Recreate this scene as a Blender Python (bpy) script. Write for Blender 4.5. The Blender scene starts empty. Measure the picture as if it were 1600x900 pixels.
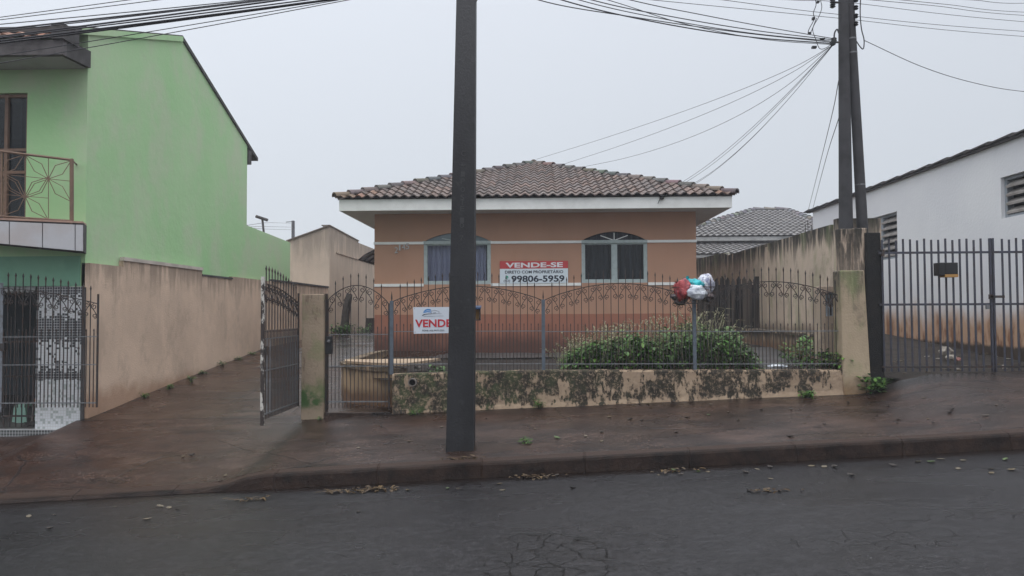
import bpy, math, random
from mathutils import Vector, Matrix, noise as mnoise
random.seed(7)
SC = bpy.context.scene
COL = SC.collection
R = math.radians

# ------------------------------------------------------------------ camera
F = 1180.0 / 1600.0                     # focal length in picture widths
EYE = Vector((0.0, 0.0, 1.6))
YAW, PITCH, ROLL = math.atan(35/1180), math.atan(38.5/1180), 0.0047
fwd = Vector((-math.sin(YAW)*math.cos(PITCH), math.cos(YAW)*math.cos(PITCH), math.sin(PITCH)))
r0 = Vector((math.cos(YAW), math.sin(YAW), 0)); u0 = r0.cross(fwd)
up = u0*math.cos(ROLL) + r0*math.sin(ROLL); rt = r0*math.cos(ROLL) - u0*math.sin(ROLL)
cam = bpy.data.cameras.new('camera'); cam.sensor_width = 36; cam.lens = 36*F
cam.clip_start = 0.05; cam.clip_end = 2000
co = bpy.data.objects.new('camera', cam); COL.objects.link(co)
co.matrix_world = Matrix(((rt.x, up.x, -fwd.x, EYE.x), (rt.y, up.y, -fwd.y, EYE.y), (rt.z, up.z, -fwd.z, EYE.z), (0, 0, 0, 1)))
SC.camera = co

# ------------------------------------------------------------------ world, sun, exposure
W = bpy.data.worlds.new('World'); SC.world = W; W.use_nodes = True
SUN_EL, SUN_AZ = R(68), R(185)
nt = W.node_tree; nt.nodes.clear()
out = nt.nodes.new('ShaderNodeOutputWorld'); bg = nt.nodes.new('ShaderNodeBackground')
sky = nt.nodes.new('ShaderNodeTexSky'); sky.sky_type = 'NISHITA'; sky.sun_disc = False
sky.sun_elevation = SUN_EL; sky.sun_rotation = SUN_AZ
tc = nt.nodes.new('ShaderNodeTexCoord'); sep = nt.nodes.new('ShaderNodeSeparateXYZ')
nt.links.new(tc.outputs['Generated'], sep.inputs[0])
rmp = nt.nodes.new('ShaderNodeValToRGB'); cr = rmp.color_ramp
cr.elements[0].position = 0.0; cr.elements[0].color = (.220, .232, .246, 1)
cr.elements[1].position = 1.0; cr.elements[1].color = (.92, .94, .98, 1)
for p, c in ((.14, (.238, .253, .272, 1)), (.38, (.276, .292, .318, 1)), (.55, (.40, .42, .46, 1))):
    e = cr.elements.new(p); e.color = c
nt.links.new(sep.outputs['Z'], rmp.inputs[0])
hx = nt.nodes.new('ShaderNodeMath'); hx.operation = 'MULTIPLY_ADD'; hx.inputs[1].default_value = -0.15; hx.inputs[2].default_value = .96
nt.links.new(sep.outputs['X'], hx.inputs[0])
sc_ = nt.nodes.new('ShaderNodeVectorMath'); sc_.operation = 'SCALE'
m10 = nt.nodes.new('ShaderNodeMath'); m10.operation = 'MULTIPLY'; m10.inputs[1].default_value = 30.0
nt.links.new(hx.outputs[0], m10.inputs[0]); nt.links.new(rmp.outputs[0], sc_.inputs[0]); nt.links.new(m10.outputs[0], sc_.inputs['Scale'])
mx = nt.nodes.new('ShaderNodeMix'); mx.data_type = 'RGBA'; mx.inputs[0].default_value = 0.93
nt.links.new(sky.outputs[0], mx.inputs[6]); nt.links.new(sc_.outputs[0], mx.inputs[7])
nt.links.new(mx.outputs[2], bg.inputs[0]); bg.inputs[1].default_value = 0.1
nt.links.new(bg.outputs[0], out.inputs[0])

sl = bpy.data.lights.new('sun', 'SUN'); sl.energy = 1.1; sl.angle = R(50); sl.color = (1, .97, .93)
so = bpy.data.objects.new('sun', sl); COL.objects.link(so)
sd = Vector((math.sin(SUN_AZ)*math.cos(SUN_EL), math.cos(SUN_AZ)*math.cos(SUN_EL), math.sin(SUN_EL)))
so.rotation_euler = sd.to_track_quat('Z', 'Y').to_euler(); so.location = (0, -5, 30)
vs = SC.view_settings; vs.view_transform = 'Standard'; vs.look = 'None'; vs.exposure = 0.0; vs.gamma = 1; vs.use_curve_mapping = False

# ------------------------------------------------------------------ measuring helpers (photo measured on a 1600x900 grid)
def ray(px, py): return fwd + rt*((px-800)/1180) - up*((py-450)/1180)
def at(px, py, Y):
    d = ray(px, py); return EYE + d*(Y/d.y)
def atX(px, py, X):
    d = ray(px, py); return EYE + d*(X/d.x)
def ip(x, tab):
    if x <= tab[0][0]: return tab[0][1]
    for (a, b), (c, d) in zip(tab, tab[1:]):
        if x <= c: return b + (d-b)*(x-a)/(c-a)
    return tab[-1][1]
def sm(a, b, x):
    t = min(1, max(0, (x-a)/(b-a))); return t*t*(3-2*t)
SL = 0.055
KY = 7.60                                # foot of the kerb
FY = 10.10                               # line of the street fences
FZ = [(-60, -2.6), (-9, -.12), (-6.62, -.02), (-6.2, .17), (-4, .2), (-2.95, .2), (-1.9, .278), (4.3, .535), (4.7, .66), (5.2, .77), (7, .81), (12, 1.05), (60, 3.7)]
def road_z(X, Y): return SL*max(-60, min(60, X)) + .012*math.exp(-((Y-3.6)/2.2)**2) - .02*sm(6.6, 7.6, Y)
def kerb_h(X): return .035 + .115*sm(-3.35, -2.75, X)
def walk_z(X, Y):
    a = road_z(X, KY) + kerb_h(X); b = ip(X, FZ)
    t = (Y-KY)/(FY-KY)
    t2 = t if X > -3 else t**0.9
    return a + (b-a)*t2 + .01*mnoise.noise(Vector((X*.9, Y*.9, 3)))
def drive_z(X, Y):
    b = ip(X, FZ); far = ip(Y, [(FY, 0), (11.2, .10), (17, .62), (22, .77), (29, .82), (60, .85)])
    blend = sm(FY, 13, Y)
    return b + (.21-b)*blend + far + .008*mnoise.noise(Vector((X, Y, 8)))
def yard_z(X, Y):
    return .70 + .24*sm(1.5, 4.5, X)*sm(11, 16, Y) + .02*mnoise.noise(Vector((X*2, Y*2, 1)))
def lot_z(X, Y): return ip(X, FZ)*1.0 + .065*max(0, min(Y, 18)-11.7)-.03*sm(FY+.1, FY+1, Y) + .015*mnoise.noise(Vector((X*2, Y*2, 5)))
def H(X, Y):
    if Y < KY: return road_z(X, Y)
    if Y < FY: return walk_z(X, Y)
    if X < -2.0: return drive_z(X, Y)
    if X < 4.8: return yard_z(X, Y)
    return lot_z(X, Y)
def on_ground(px, py):
    d = ray(px, py); t = 2.0
    for _ in range(4000):
        p = EYE + d*t
        if p.z <= H(p.x, p.y): return p
        t += 0.005
    return p

# ------------------------------------------------------------------ mesh helpers
WL = {}
def prop(o, label=None, cat=None, group=None, kind=None):
    if label: o['label'] = label
    if cat: o['category'] = cat
    if group: o['group'] = group
    if kind: o['kind'] = kind
    return o
def thing(name, loc, label, cat, group=None, rz=0):
    o = bpy.data.objects.new(name, None); COL.objects.link(o); o.empty_display_size = .2
    o.location = loc; o.rotation_euler.z = rz
    WL[o.name] = Vector(loc)
    return prop(o, label, cat, group)
class MB:
    def __init__(s): s.v = []; s.f = []; s.c = []
    def add(s, vs, fs, col=None):
        n = len(s.v); s.v += [Vector(v) for v in vs]; s.f += [tuple(i+n for i in f) for f in fs]; s.c += [col]*len(fs); return s
    def poly(s, pts, col=None): return s.add(pts, [tuple(range(len(pts)))], col)
    def hexa(s, b, t, col=None):
        n = len(b)
        return s.add(list(b)+list(t), [tuple(range(n-1, -1, -1)), tuple(range(n, 2*n))] + [(i, (i+1) % n, (i+1) % n+n, i+n) for i in range(n)], col)
    def box(s, x0, y0, z0, x1, y1, z1, col=None):
        return s.hexa([(x0, y0, z0), (x1, y0, z0), (x1, y1, z0), (x0, y1, z0)], [(x0, y0, z1), (x1, y0, z1), (x1, y1, z1), (x0, y1, z1)], col)
    def prism(s, pts, d, col=None):      # polygon swept along the vector d
        d = Vector(d); return s.hexa([Vector(p) for p in pts], [Vector(p)+d for p in pts], col)
    def tube(s, pts, r, n=6, caps=True, col=None):
        pts = [Vector(p) for p in pts]; rs = r if isinstance(r, (list, tuple)) else [r]*len(pts)
        base = len(s.v); k = len(pts)
        ref = None
        for i, p in enumerate(pts):
            t = (pts[min(i+1, k-1)] - pts[max(i-1, 0)]).normalized()
            if ref is None:
                ref = Vector((0, 0, 1)) if abs(t.z) < .9 else Vector((1, 0, 0))
            a = (ref - t*ref.dot(t)).normalized(); b = t.cross(a); ref = a
            for j in range(n):
                an = 2*math.pi*j/n + math.pi/n
                s.v.append(p + (a*math.cos(an) + b*math.sin(an))*rs[i])
        for i in range(k-1):
            for j in range(n):
                s.f.append((base+i*n+j, base+i*n+(j+1) % n, base+(i+1)*n+(j+1) % n, base+(i+1)*n+j)); s.c.append(col)
        if caps:
            s.f.append(tuple(base+j for j in range(n-1, -1, -1))); s.c.append(col)
            s.f.append(tuple(base+(k-1)*n+j for j in range(n))); s.c.append(col)
        return s
    def lathe(s, c, prof, n=16, col=None):   # prof: (r, z)
        c = Vector(c); base = len(s.v)
        for r, z in prof:
            for j in range(n):
                an = 2*math.pi*j/n; s.v.append(c + Vector((r*math.cos(an), r*math.sin(an), z)))
        for i in range(len(prof)-1):
            for j in range(n):
                s.f.append((base+i*n+j, base+i*n+(j+1) % n, base+(i+1)*n+(j+1) % n, base+(i+1)*n+j)); s.c.append(col)
        s.f.append(tuple(base+j for j in range(n-1, -1, -1))); s.c.append(col)
        s.f.append(tuple(base+(len(prof)-1)*n+j for j in range(n))); s.c.append(col)
        return s
    def build(s, name, m, parent=None, smooth=False, bevel=0, label=None):
        if parent is None:
            xs = [v.x for v in s.v]; ys = [v.y for v in s.v]; o0 = Vector(((min(xs)+max(xs))/2, (min(ys)+max(ys))/2, min(v.z for v in s.v)))
        else: o0 = WL[parent.name]
        me = bpy.data.meshes.new(name); me.from_pydata([v-o0 for v in s.v], [], s.f)
        if any(c is not None for c in s.c):
            at_ = me.color_attributes.new('tint', 'FLOAT_COLOR', 'CORNER'); k = 0
            for p, c in zip(me.polygons, s.c):
                c = c or (1, 1, 1)
                for _ in range(p.loop_total): at_.data[k].color = (c[0], c[1], c[2], 1); k += 1
        me.materials.append(m)
        if smooth: me.polygons.foreach_set('use_smooth', [True]*len(me.polygons))
        me.update()
        o = bpy.data.objects.new(name, me); COL.objects.link(o)
        if parent is None: o.location = o0
        else: o.parent = parent
        WL[o.name] = o0
        if bevel:
            b = o.modifiers.new('bevel', 'BEVEL'); b.width = bevel; b.segments = 2; b.limit_method = 'ANGLE'; b.angle_limit = R(40)
        if label: o['label'] = label
        return o
def struct(mb, name, m, **k): o = mb.build(name, m, **k); o['kind'] = 'structure'; return o
def dup(root, loc, rz=0, scale=1, label=None):
    def cp(o, par):
        c = o.copy(); COL.objects.link(c); c.parent = par
        for ch in list(o.children): cp(ch, c)
        return c
    r = cp(root, None); r.location = loc; r.rotation_euler = (0, 0, rz); r.scale = (scale,)*3
    if label: r['label'] = label
    return r
def text_mesh(body, bold=0.0):
    cu = bpy.data.curves.new('lettering', 'FONT'); cu.body = body; cu.size = 1; cu.extrude = .004; cu.offset = bold; cu.resolution_u = 4
    o = bpy.data.objects.new('lettering', cu); COL.objects.link(o)
    bpy.context.view_layer.update(); dg = bpy.context.evaluated_depsgraph_get()
    me = bpy.data.meshes.new_from_object(o.evaluated_get(dg))
    vs_ = [v.co.copy() for v in me.vertices]; fs = [tuple(p.vertices) for p in me.polygons]
    bpy.data.objects.remove(o); bpy.data.curves.remove(cu); bpy.data.meshes.remove(me)
    return vs_, fs
def text_fit(mb, body, ll, lr, ul, out_n, bold=0.0, depth=.004, col=None):  # lettering stretched into the parallelogram ll, lr, ul
    v, f = text_mesh(body, bold)
    x0 = min(p.x for p in v); x1 = max(p.x for p in v); y0 = min(p.y for p in v); y1 = max(p.y for p in v)
    ll, lr, ul, n = map(Vector, (ll, lr, ul, out_n))
    mb.add([ll + (lr-ll)*((p.x-x0)/(x1-x0)) + (ul-ll)*((p.y-y0)/(y1-y0)) + n*(depth*(1 if p.z > 0 else 0)) for p in v], f, col)

# ------------------------------------------------------------------ materials
class NM:
    def __init__(s, name, rough=.8, spec=.3):
        s.m = bpy.data.materials.new(name); s.m.use_nodes = True; s.t = s.m.node_tree
        s.b = s.t.nodes['Principled BSDF']; s.b.inputs['Roughness'].default_value = rough; s.b.inputs['Specular IOR Level'].default_value = spec
        g = s.t.nodes.new('ShaderNodeNewGeometry'); s.pos = g.outputs['Position']; s.geo = g
        sp = s.t.nodes.new('ShaderNodeSeparateXYZ'); s.l(s.pos, sp.inputs[0]); s.x, s.y, s.z = sp.outputs
    def l(s, a, b): s.t.links.new(a, b)
    def put(s, v, sock):
        if hasattr(v, 'is_output'): s.l(v, sock)
        else: sock.default_value = (tuple(v)+(1,))[:4] if isinstance(v, (tuple, list)) and len(sock.default_value) == 4 else v
    def noise(s, scale, detail=4, stretch=(1, 1, 1), rough=.55, off=0, dist=0):
        mp = s.t.nodes.new('ShaderNodeMapping'); mp.inputs['Scale'].default_value = stretch; mp.inputs['Location'].default_value = (off, off*1.7, off*.6)
        s.l(s.pos, mp.inputs[0]); n = s.t.nodes.new('ShaderNodeTexNoise'); s.l(mp.outputs[0], n.inputs['Vector'])
        n.inputs['Scale'].default_value = scale; n.inputs['Detail'].default_value = detail; n.inputs['Roughness'].default_value = rough; n.inputs['Distortion'].default_value = dist
        return n.outputs[0]
    def voro(s, scale, feature='F1', stretch=(1, 1, 1), vec=None, what='Distance'):
        mp = s.t.nodes.new('ShaderNodeMapping'); mp.inputs['Scale'].default_value = stretch
        s.l(vec or s.pos, mp.inputs[0]); n = s.t.nodes.new('ShaderNodeTexVoronoi'); n.feature = feature; s.l(mp.outputs[0], n.inputs['Vector'])
        n.inputs['Scale'].default_value = scale; return n.outputs[what]
    def warp(s, amt, scale=3):
        n = s.t.nodes.new('ShaderNodeTexNoise'); s.l(s.pos, n.inputs['Vector']); n.inputs['Scale'].default_value = scale; n.inputs['Detail'].default_value = 4
        a = s.t.nodes.new('ShaderNodeVectorMath'); a.operation = 'SCALE'; s.l(n.outputs['Color'], a.inputs[0]); a.inputs['Scale'].default_value = amt
        b = s.t.nodes.new('ShaderNodeVectorMath'); b.operation = 'ADD'; s.l(a.outputs[0], b.inputs[0]); s.l(s.pos, b.inputs[1]); return b.outputs[0]
    def math(s, op, a, b=0.0, c=0.0, clamp=False):
        n = s.t.nodes.new('ShaderNodeMath'); n.operation = op; n.use_clamp = clamp
        for v, k in ((a, 0), (b, 1), (c, 2)): s.put(v, n.inputs[k])
        return n.outputs[0]
    def mul(s, *a):
        r = a[0]
        for q in a[1:]: r = s.math('MULTIPLY', r, q)
        return r
    def step(s, v, lo, hi):              # smooth 0..1 between lo and hi (either order)
        n = s.t.nodes.new('ShaderNodeMapRange'); n.interpolation_type = 'SMOOTHSTEP'; s.put(v, n.inputs[0])
        if lo < hi: vals = (lo, hi, 0, 1)
        else: vals = (hi, lo, 1, 0)
        for i, q in enumerate(vals): n.inputs[i+1].default_value = q
        return n.outputs[0]
    def mix(s, f, a, b, mode='MIX'):
        n = s.t.nodes.new('ShaderNodeMix'); n.data_type = 'RGBA'; n.blend_type = mode
        s.put(f, n.inputs[0]); s.put(a, n.inputs[6]); s.put(b, n.inputs[7]); return n.outputs[2]
    def attr(s, name='tint'):
        n = s.t.nodes.new('ShaderNodeAttribute'); n.attribute_name = name; return n.outputs['Color']
    def color(s, c): s.put(c, s.b.inputs['Base Color']); return s
    def rough(s, v): s.put(v, s.b.inputs['Roughness']); return s
    def bump(s, h, dist=.01, strength=1.0):
        n = s.t.nodes.new('ShaderNodeBump'); n.inputs['Distance'].default_value = dist; n.inputs['Strength'].default_value = strength
        s.l(h, n.inputs['Height']); s.l(n.outputs[0], s.b.inputs['Normal']); return s

def dirty(name, c, d=None, rough=.75, amt=.5, scale=3, spec=.3, bump=.002, metal=0):
    n = NM(name, rough, spec); d = d or tuple(k*.45 for k in c)
    f = n.mul(n.step(n.noise(scale, 6), .42, .68), amt)
    col = n.mix(f, c, d); col = n.mix(n.mul(n.noise(scale*14, 3), .35), col, tuple(k*.75 for k in c))
    n.color(col); n.bump(n.noise(60, 4), bump); n.b.inputs['Metallic'].default_value = metal
    return n.m
def wall_mat(name, c, mold=(.035, .033, .028), ztop=3.0, drip=.6, dripamt=.8, zbot=None, base_h=.3, base_c=None, basea=.8, green=0, rough=.8, patch=.25, mscale=5, plo=.56):
    n = NM(name, rough, .25)
    big = n.noise(.9, 5, off=3); fine = n.noise(28, 4)
    col = n.mix(n.step(big, .3, .7), c, tuple(k*.80 for k in c))
    col = n.mix(n.mul(n.step(n.noise(2.3, 6, (1, 1, .45), off=9), .48, .7), .45), col, tuple(min(1, k*1.18) for k in c))
    col = n.mix(n.mul(fine, .3), col, tuple(k*.8 for k in c))
    # drips of mould running down from the coping
    st = n.noise(mscale, 6, (1, 1, .13), off=1, rough=.62)
    st2 = n.noise(mscale*3.2, 5, (1, 1, .10), off=5, rough=.6)
    depth = n.step(n.math('ADD', n.z, n.math('MULTIPLY', st2, drip*.8)), ztop-drip+.1, ztop+drip*.3)
    f = n.mul(n.step(n.math('ADD', st, n.math('MULTIPLY', depth, .22)), .55, .70), depth, dripamt)
    col = n.mix(n.math('MINIMUM', f, 1.0), col, mold)
    pf = n.mul(n.step(n.noise(mscale*.5, 7, (1, 1, .7), off=12, rough=.65), plo, plo+.12), patch)
    col = n.mix(pf, col, tuple(k*.45+.012 for k in c))
    if green: col = n.mix(n.mul(n.step(n.noise(2.5, 6, (1, 1, .6), off=21), .5, .68), green), col, (.17, .21, .09))
    if zbot is not None:
        bz = n.math('ADD', n.z, n.math('MULTIPLY', n.noise(4, 5, off=30), -base_h*.8))
        col = n.mix(n.mul(n.step(bz, zbot+base_h*.5, zbot-base_h*.3), basea), col, base_c or (.12, .06, .035))
    n.color(col); n.bump(n.math('ADD', n.noise(45, 5), n.noise(7, 3)), .006)
    return n.m
def flat(name, c, rough=.6, metal=0, spec=.4):
    n = NM(name, rough, spec)
    n.color(n.mix(n.mul(n.noise(9, 5), .5), c, tuple(k*.72 for k in c))); n.b.inputs['Metallic'].default_value = metal; return n.m

M = {}
# asphalt, damp
n = NM('asphalt_wet', .4, .26)
g1 = n.noise(160, 3); g2 = n.noise(2.2, 5, (1, 2.2, 1)); g3 = n.noise(.45, 4, (1, 2, 1), off=4)
g4 = n.noise(15, 10, (1, 1.25, 1), rough=.84, off=31); g5 = n.noise(5, 8, (1, 2.2, 1), rough=.75, off=37)
c = n.mix(n.step(n.math('ADD', n.math('MULTIPLY', g4, .75), n.math('MULTIPLY', g1, .25)), .36, .66), (.002, .002, .0022), (.040, .038, .041))
c = n.mix(n.mul(n.step(g5, .56, .40), .45), c, (.007, .006, .0065))
c = n.mix(n.mul(n.step(g2, .4, .7), .5), c, (.012, .011, .011))
pits = n.mul(n.step(n.voro(19, stretch=(1, 1.1, 1), vec=n.warp(.05, 20)), .30, .14), n.step(n.noise(1.6, 7, (.7, 1.8, 1), off=7, rough=.7), .44, .60))
c = n.mix(n.mul(n.step(n.voro(31, stretch=(1, 1.1, 1)), .20, .10), n.step(n.noise(2.2, 6, off=107), .46, .60), .8), c, (.10, .095, .10))
c = n.mix(n.mul(pits, .95), c, (.002, .002, .002))
wv = n.warp(.28, 2.6)
def crack_field(n, cx, cy, rx, ry, scale, w, vec):
    dx = n.math('DIVIDE', n.math('SUBTRACT', n.x, cx), rx); dy = n.math('DIVIDE', n.math('SUBTRACT', n.y, cy), ry)
    d = n.math('ADD', n.mul(dx, dx), n.mul(dy, dy)); d = n.math('ADD', d, n.math('MULTIPLY', n.noise(3, 4, off=cx), .9))
    e = n.mul(n.step(n.voro(scale, 'DISTANCE_TO_EDGE', vec=vec), w, w*.2), n.step(n.noise(2.6, 5, off=scale), .38, .56))
    return n.mul(e, n.step(d, 1.5, 1.15))
cr1 = crack_field(n, .05, 4.7, .48, .9, 5.5, .042, wv); cr2 = crack_field(n, 2.2, 5.0, .6, .24, 4.4, .036, wv); cr3 = crack_field(n, 3.4, 5.4, 1.0, .12, 3.4, .036, wv)
cr4 = crack_field(n, -1.6, 5.2, .7, .12, 3, .022, wv)
crk = n.math('MAXIMUM', n.math('MAXIMUM', cr1, n.mul(cr2, .8)), n.math('MAXIMUM', n.mul(cr3, .7), n.mul(cr4, .5)))
c = n.mix(n.mul(crk, .95), c, (.001, .001, .001))
gut = n.step(n.math('ADD', n.y, n.math('MULTIPLY', n.noise(2, 5, (1, 3, 1)), .22)), 7.35, 7.68)
c = n.mix(n.mul(gut, .85), c, (.010, .006, .0045))
n.color(c)
PU = on_ground(1335, 770); pdx = n.math('DIVIDE', n.math('SUBTRACT', n.x, PU.x), 1.25); pdy = n.math('DIVIDE', n.math('SUBTRACT', n.y, PU.y), .38); pd = n.math('ADD', n.math('ADD', n.mul(pdx, pdx), n.mul(pdy, pdy)), n.math('MULTIPLY', n.noise(2, 5), .6))
pud = n.step(pd, 1.5, .3)
c = c
wet = n.math('ADD', n.step(g3, .36, .66), n.math('MULTIPLY', pud, .9))
n.rough(n.math('ADD', n.math('MULTIPLY', wet, -.14), n.math('ADD', n.math('MULTIPLY', gut, -.14), .36)))
n.bump(n.math('SUBTRACT', n.math('ADD', n.math('MULTIPLY', g4, 2.2), n.math('MULTIPLY', n.noise(1.2, 3), .5)), n.math('ADD', n.math('MULTIPLY', crk, 2.5), n.math('MULTIPLY', pits, .8))), .0035, .8)
M['asphalt'] = n.m
# pavement and drive: damp brown concrete under red mud
def concrete(name, base, mud, dark, mudlo, speck=.5, wetbias=0.0, xmud=None):
    n = NM(name, .55, .28)
    a = n.noise(1.1, 6, (1, 1.6, 1), off=2); b = n.noise(3.5, 6, (.6, 1.5, 1), off=11); f = n.noise(90, 3)
    c = n.mix(n.step(a, .35, .65), base, dark)
    mf = n.step(n.noise(.8, 6, (.7, 1.5, 1), off=17), mudlo, mudlo+.22)
    if xmud is not None: mf = n.math('MAXIMUM', mf, n.mul(n.step(n.x, xmud[0], xmud[1]), n.step(b, .30, .55)))
    c = n.mix(n.mul(mf, .8), c, mud)
    c = n.mix(n.mul(n.step(b, .50, .64), .75), c, tuple(k*.45 for k in dark))
    c = n.mix(n.mul(n.step(n.noise(1.9, 7, (.7, 1.6, 1), off=91, rough=.65), .52, .64), .6), c, tuple(k*1.9 for k in base))
    g4 = n.noise(13, 10, (1, 1.8, 1), rough=.85, off=41)
    c = n.mix(n.mul(n.step(g4, .56, .36), .55), c, tuple(k*.45 for k in dark))
    c = n.mix(n.mul(n.step(g4, .52, .66), n.step(n.noise(1.5, 6, (1, 1.6, 1), off=23), .40, .60), speck*.5), c, tuple(min(1, k*2.2) for k in base))
    sp = n.mul(n.step(n.voro(26, stretch=(1, 1.3, 1)), .34, .20), n.step(n.noise(1.7, 5, (1, 1.5, 1), off=53), .46, .62), speck)
    c = n.mix(sp, c, tuple(min(1, k*3.6) for k in base))
    c = n.mix(n.mul(f, .4), c, tuple(k*.5 for k in dark))
    wv = n.warp(.5, 1.2); e = n.step(n.voro(.55, 'DISTANCE_TO_EDGE', vec=wv), .010, .002)
    e = n.mul(e, n.step(n.noise(1.0, 3, off=33), .42, .55))
    c = n.mix(n.mul(e, .8), c, (.004, .003, .003))
    yj = n.math('ABSOLUTE', n.math('SUBTRACT', n.math('ADD', n.y, n.math('MULTIPLY', n.noise(2, 4), .10)), FY+.05)); jn = n.mul(n.step(yj, .030, .008), n.step(n.x, -2.9, -3.1))
    c = n.mix(n.mul(jn, .85), c, (.006, .004, .003))
    A, B = on_ground(470, 668), on_ground(398, 731); dx, dy = B.x-A.x, B.y-A.y; L_ = math.hypot(dx, dy)
    dl = n.math('ABSOLUTE', n.math('DIVIDE', n.math('SUBTRACT', n.math('MULTIPLY', n.math('SUBTRACT', n.math('ADD', n.x, n.math('MULTIPLY', n.math('SUBTRACT', n.noise(2.5, 5), .5), .28)), A.x), dy), n.math('MULTIPLY', n.math('SUBTRACT', n.y, A.y), dx)), L_))
    inr = n.mul(n.step(n.y, KY, KY+.2), n.step(n.y, FY, FY-.15))
    c = n.mix(n.mul(n.step(dl, .22, .02), inr, .6), c, (.014, .009, .007)); c = n.mix(n.mul(n.step(dl, .018, .006), inr), c, (.002, .002, .002))
    kj = n.math('ABSOLUTE', n.math('SUBTRACT', n.math('ADD', n.y, n.math('MULTIPLY', n.noise(4, 5), .05)), KY+.22)); c = n.mix(n.mul(n.step(kj, .014, .005), n.step(n.noise(1.5, 4, off=88), .42, .52), .9), c, (.003, .002, .002))
    wl = n.mul(n.step(n.math('ADD', n.y, n.math('MULTIPLY', n.noise(3, 5), .35)), FY-.22, FY+.06), n.step(n.x, -2.4, -2.0), n.step(n.y, FY+.4, FY+.3))
    c = n.mix(n.mul(wl, .8), c, (.010, .007, .006))
    ll = n.mul(n.step(n.math('ADD', n.x, n.math('MULTIPLY', n.noise(3, 5), .25)), -5.88, -6.0), n.step(n.y, FY-.2, FY+.2))
    c = n.mix(n.mul(ll, .85), c, (.010, .007, .005))
    n.color(c); n.rough(n.math('ADD', n.math('MULTIPLY', n.step(n.noise(.8, 5, (1, 1.8, 1), off=71), .35, .62), -.22), .42-wetbias))
    n.bump(n.math('SUBTRACT', n.math('ADD', n.math('MULTIPLY', g4, 2), n.noise(9, 4)), n.math('MULTIPLY', e, 2)), .004, .8)
    return n.m
M['walk'] = concrete('pavement_concrete', (.050, .031, .024), (.050, .021, .012), (.024, .0145, .011), .50, .75, .0, (-2.2, -4.5))
M['drive'] = concrete('drive_concrete', (.054, .035, .026), (.058, .026, .015), (.028, .017, .0125), .48, .8, .05, (-4.4, -5.6))
M['path'] = concrete('path_concrete', (.13, .125, .125), (.07, .06, .055), (.075, .07, .07), .6, .2, .12)
n = NM('kerb_concrete', .5, .12)
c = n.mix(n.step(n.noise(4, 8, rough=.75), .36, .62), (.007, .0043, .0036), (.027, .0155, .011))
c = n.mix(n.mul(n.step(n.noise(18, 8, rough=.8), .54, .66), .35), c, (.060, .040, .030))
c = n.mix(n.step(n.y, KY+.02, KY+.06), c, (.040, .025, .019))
jx = n.math('ABSOLUTE', n.math('SUBTRACT', n.math('FRACT', n.math('DIVIDE', n.math('ADD', n.x, n.math('MULTIPLY', n.noise(5, 3), .05)), 1.04)), .5)); jf = n.step(jx, .012, .004)
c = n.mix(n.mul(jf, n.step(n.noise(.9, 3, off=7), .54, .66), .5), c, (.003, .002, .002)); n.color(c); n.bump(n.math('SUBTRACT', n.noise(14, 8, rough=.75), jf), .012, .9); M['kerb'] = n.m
M['soil'] = dirty('yard_soil', (.026, .020, .017), (.010, .009, .007), .9, .8, 5, bump=.02)
M['lotsoil'] = dirty('lot_soil', (.048, .038, .031), (.014, .012, .010), .9, .8, 3, bump=.03)
M['ground'] = dirty('far_ground', (.08, .055, .04), None, .9)
# walls
M['house'] = None
n = NM('house_paint', .8, .2)
c = n.mix(n.step(n.noise(.8, 4), .3, .7), (.43, .245, .165), (.38, .225, .155))
c = n.mix(n.mul(n.step(n.noise(3, 6, (1, 1, .3), off=4), .5, .75), .35), c, (.34, .19, .125))
low = n.step(n.math('ADD', n.z, n.math('MULTIPLY', n.noise(3, 3), .02)), 1.585, 1.565)
c = n.mix(low, c, (.30, .130, .088))
dirt = n.step(n.math('SUBTRACT', n.z, n.math('MULTIPLY', n.noise(2.2, 6, (1, 1, .8), off=2), .80)), 1.00, .40)
c = n.mix(n.mul(dirt, .85), c, (.070, .038, .032))
c = n.mix(n.mul(n.step(n.noise(2.5, 6, (1, 1, .25), off=14), .54, .72), n.step(n.z, 1.6, 1.3), .6), c, (.11, .06, .05))
n.color(c); n.bump(n.noise(60, 4), .003); M['house'] = n.m
M['white'] = dirty('white_trim', (.80, .81, .79), (.60, .60, .58), .6, .4, 4)
M['soffit'] = dirty('soffit_paint', (.60, .61, .60), (.45, .45, .43), .7, .4, 2)
n = NM('green_paint', .8, .2)
c = n.mix(n.step(n.noise(.55, 6, (1, 1, .6)), .32, .68), (.355, .60, .30), (.43, .62, .36))
c = n.mix(n.mul(n.step(n.noise(1.1, 8, (1, 1, .7), off=6, rough=.7), .44, .66), .6), c, (.50, .56, .41))
c = n.mix(n.mul(n.step(n.noise(9, 6, (1, 1, .2), off=8), .62, .8), .10), c, (.20, .34, .19))
n.color(c); n.bump(n.noise(8, 5), .006); M['green'] = n.m
M['greendark'] = dirty('green_lintel_paint', (.20, .40, .27), (.12, .26, .18), .7, .5, 3)
M['lwall'] = wall_mat('peach_render', (.68, .515, .39), ztop=2.60, drip=.75, dripamt=.5, zbot=.35, base_h=.35, base_c=(.26, .115, .05), basea=.55, patch=.30, mscale=4, plo=.51)
M['beige'] = wall_mat('beige_render_far', (.60, .49, .385), mold=(.16, .14, .12), ztop=4.3, drip=1.3, dripamt=.5, patch=.2, mscale=3)
M['rwall'] = wall_mat('stained_beige_render', (.56, .455, .36), ztop=3.05, drip=.62, dripamt=1.0, zbot=1.2, base_h=.3, base_c=(.07, .05, .035), basea=.6, green=.35, patch=.45, mscale=6, plo=.52)
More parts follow.
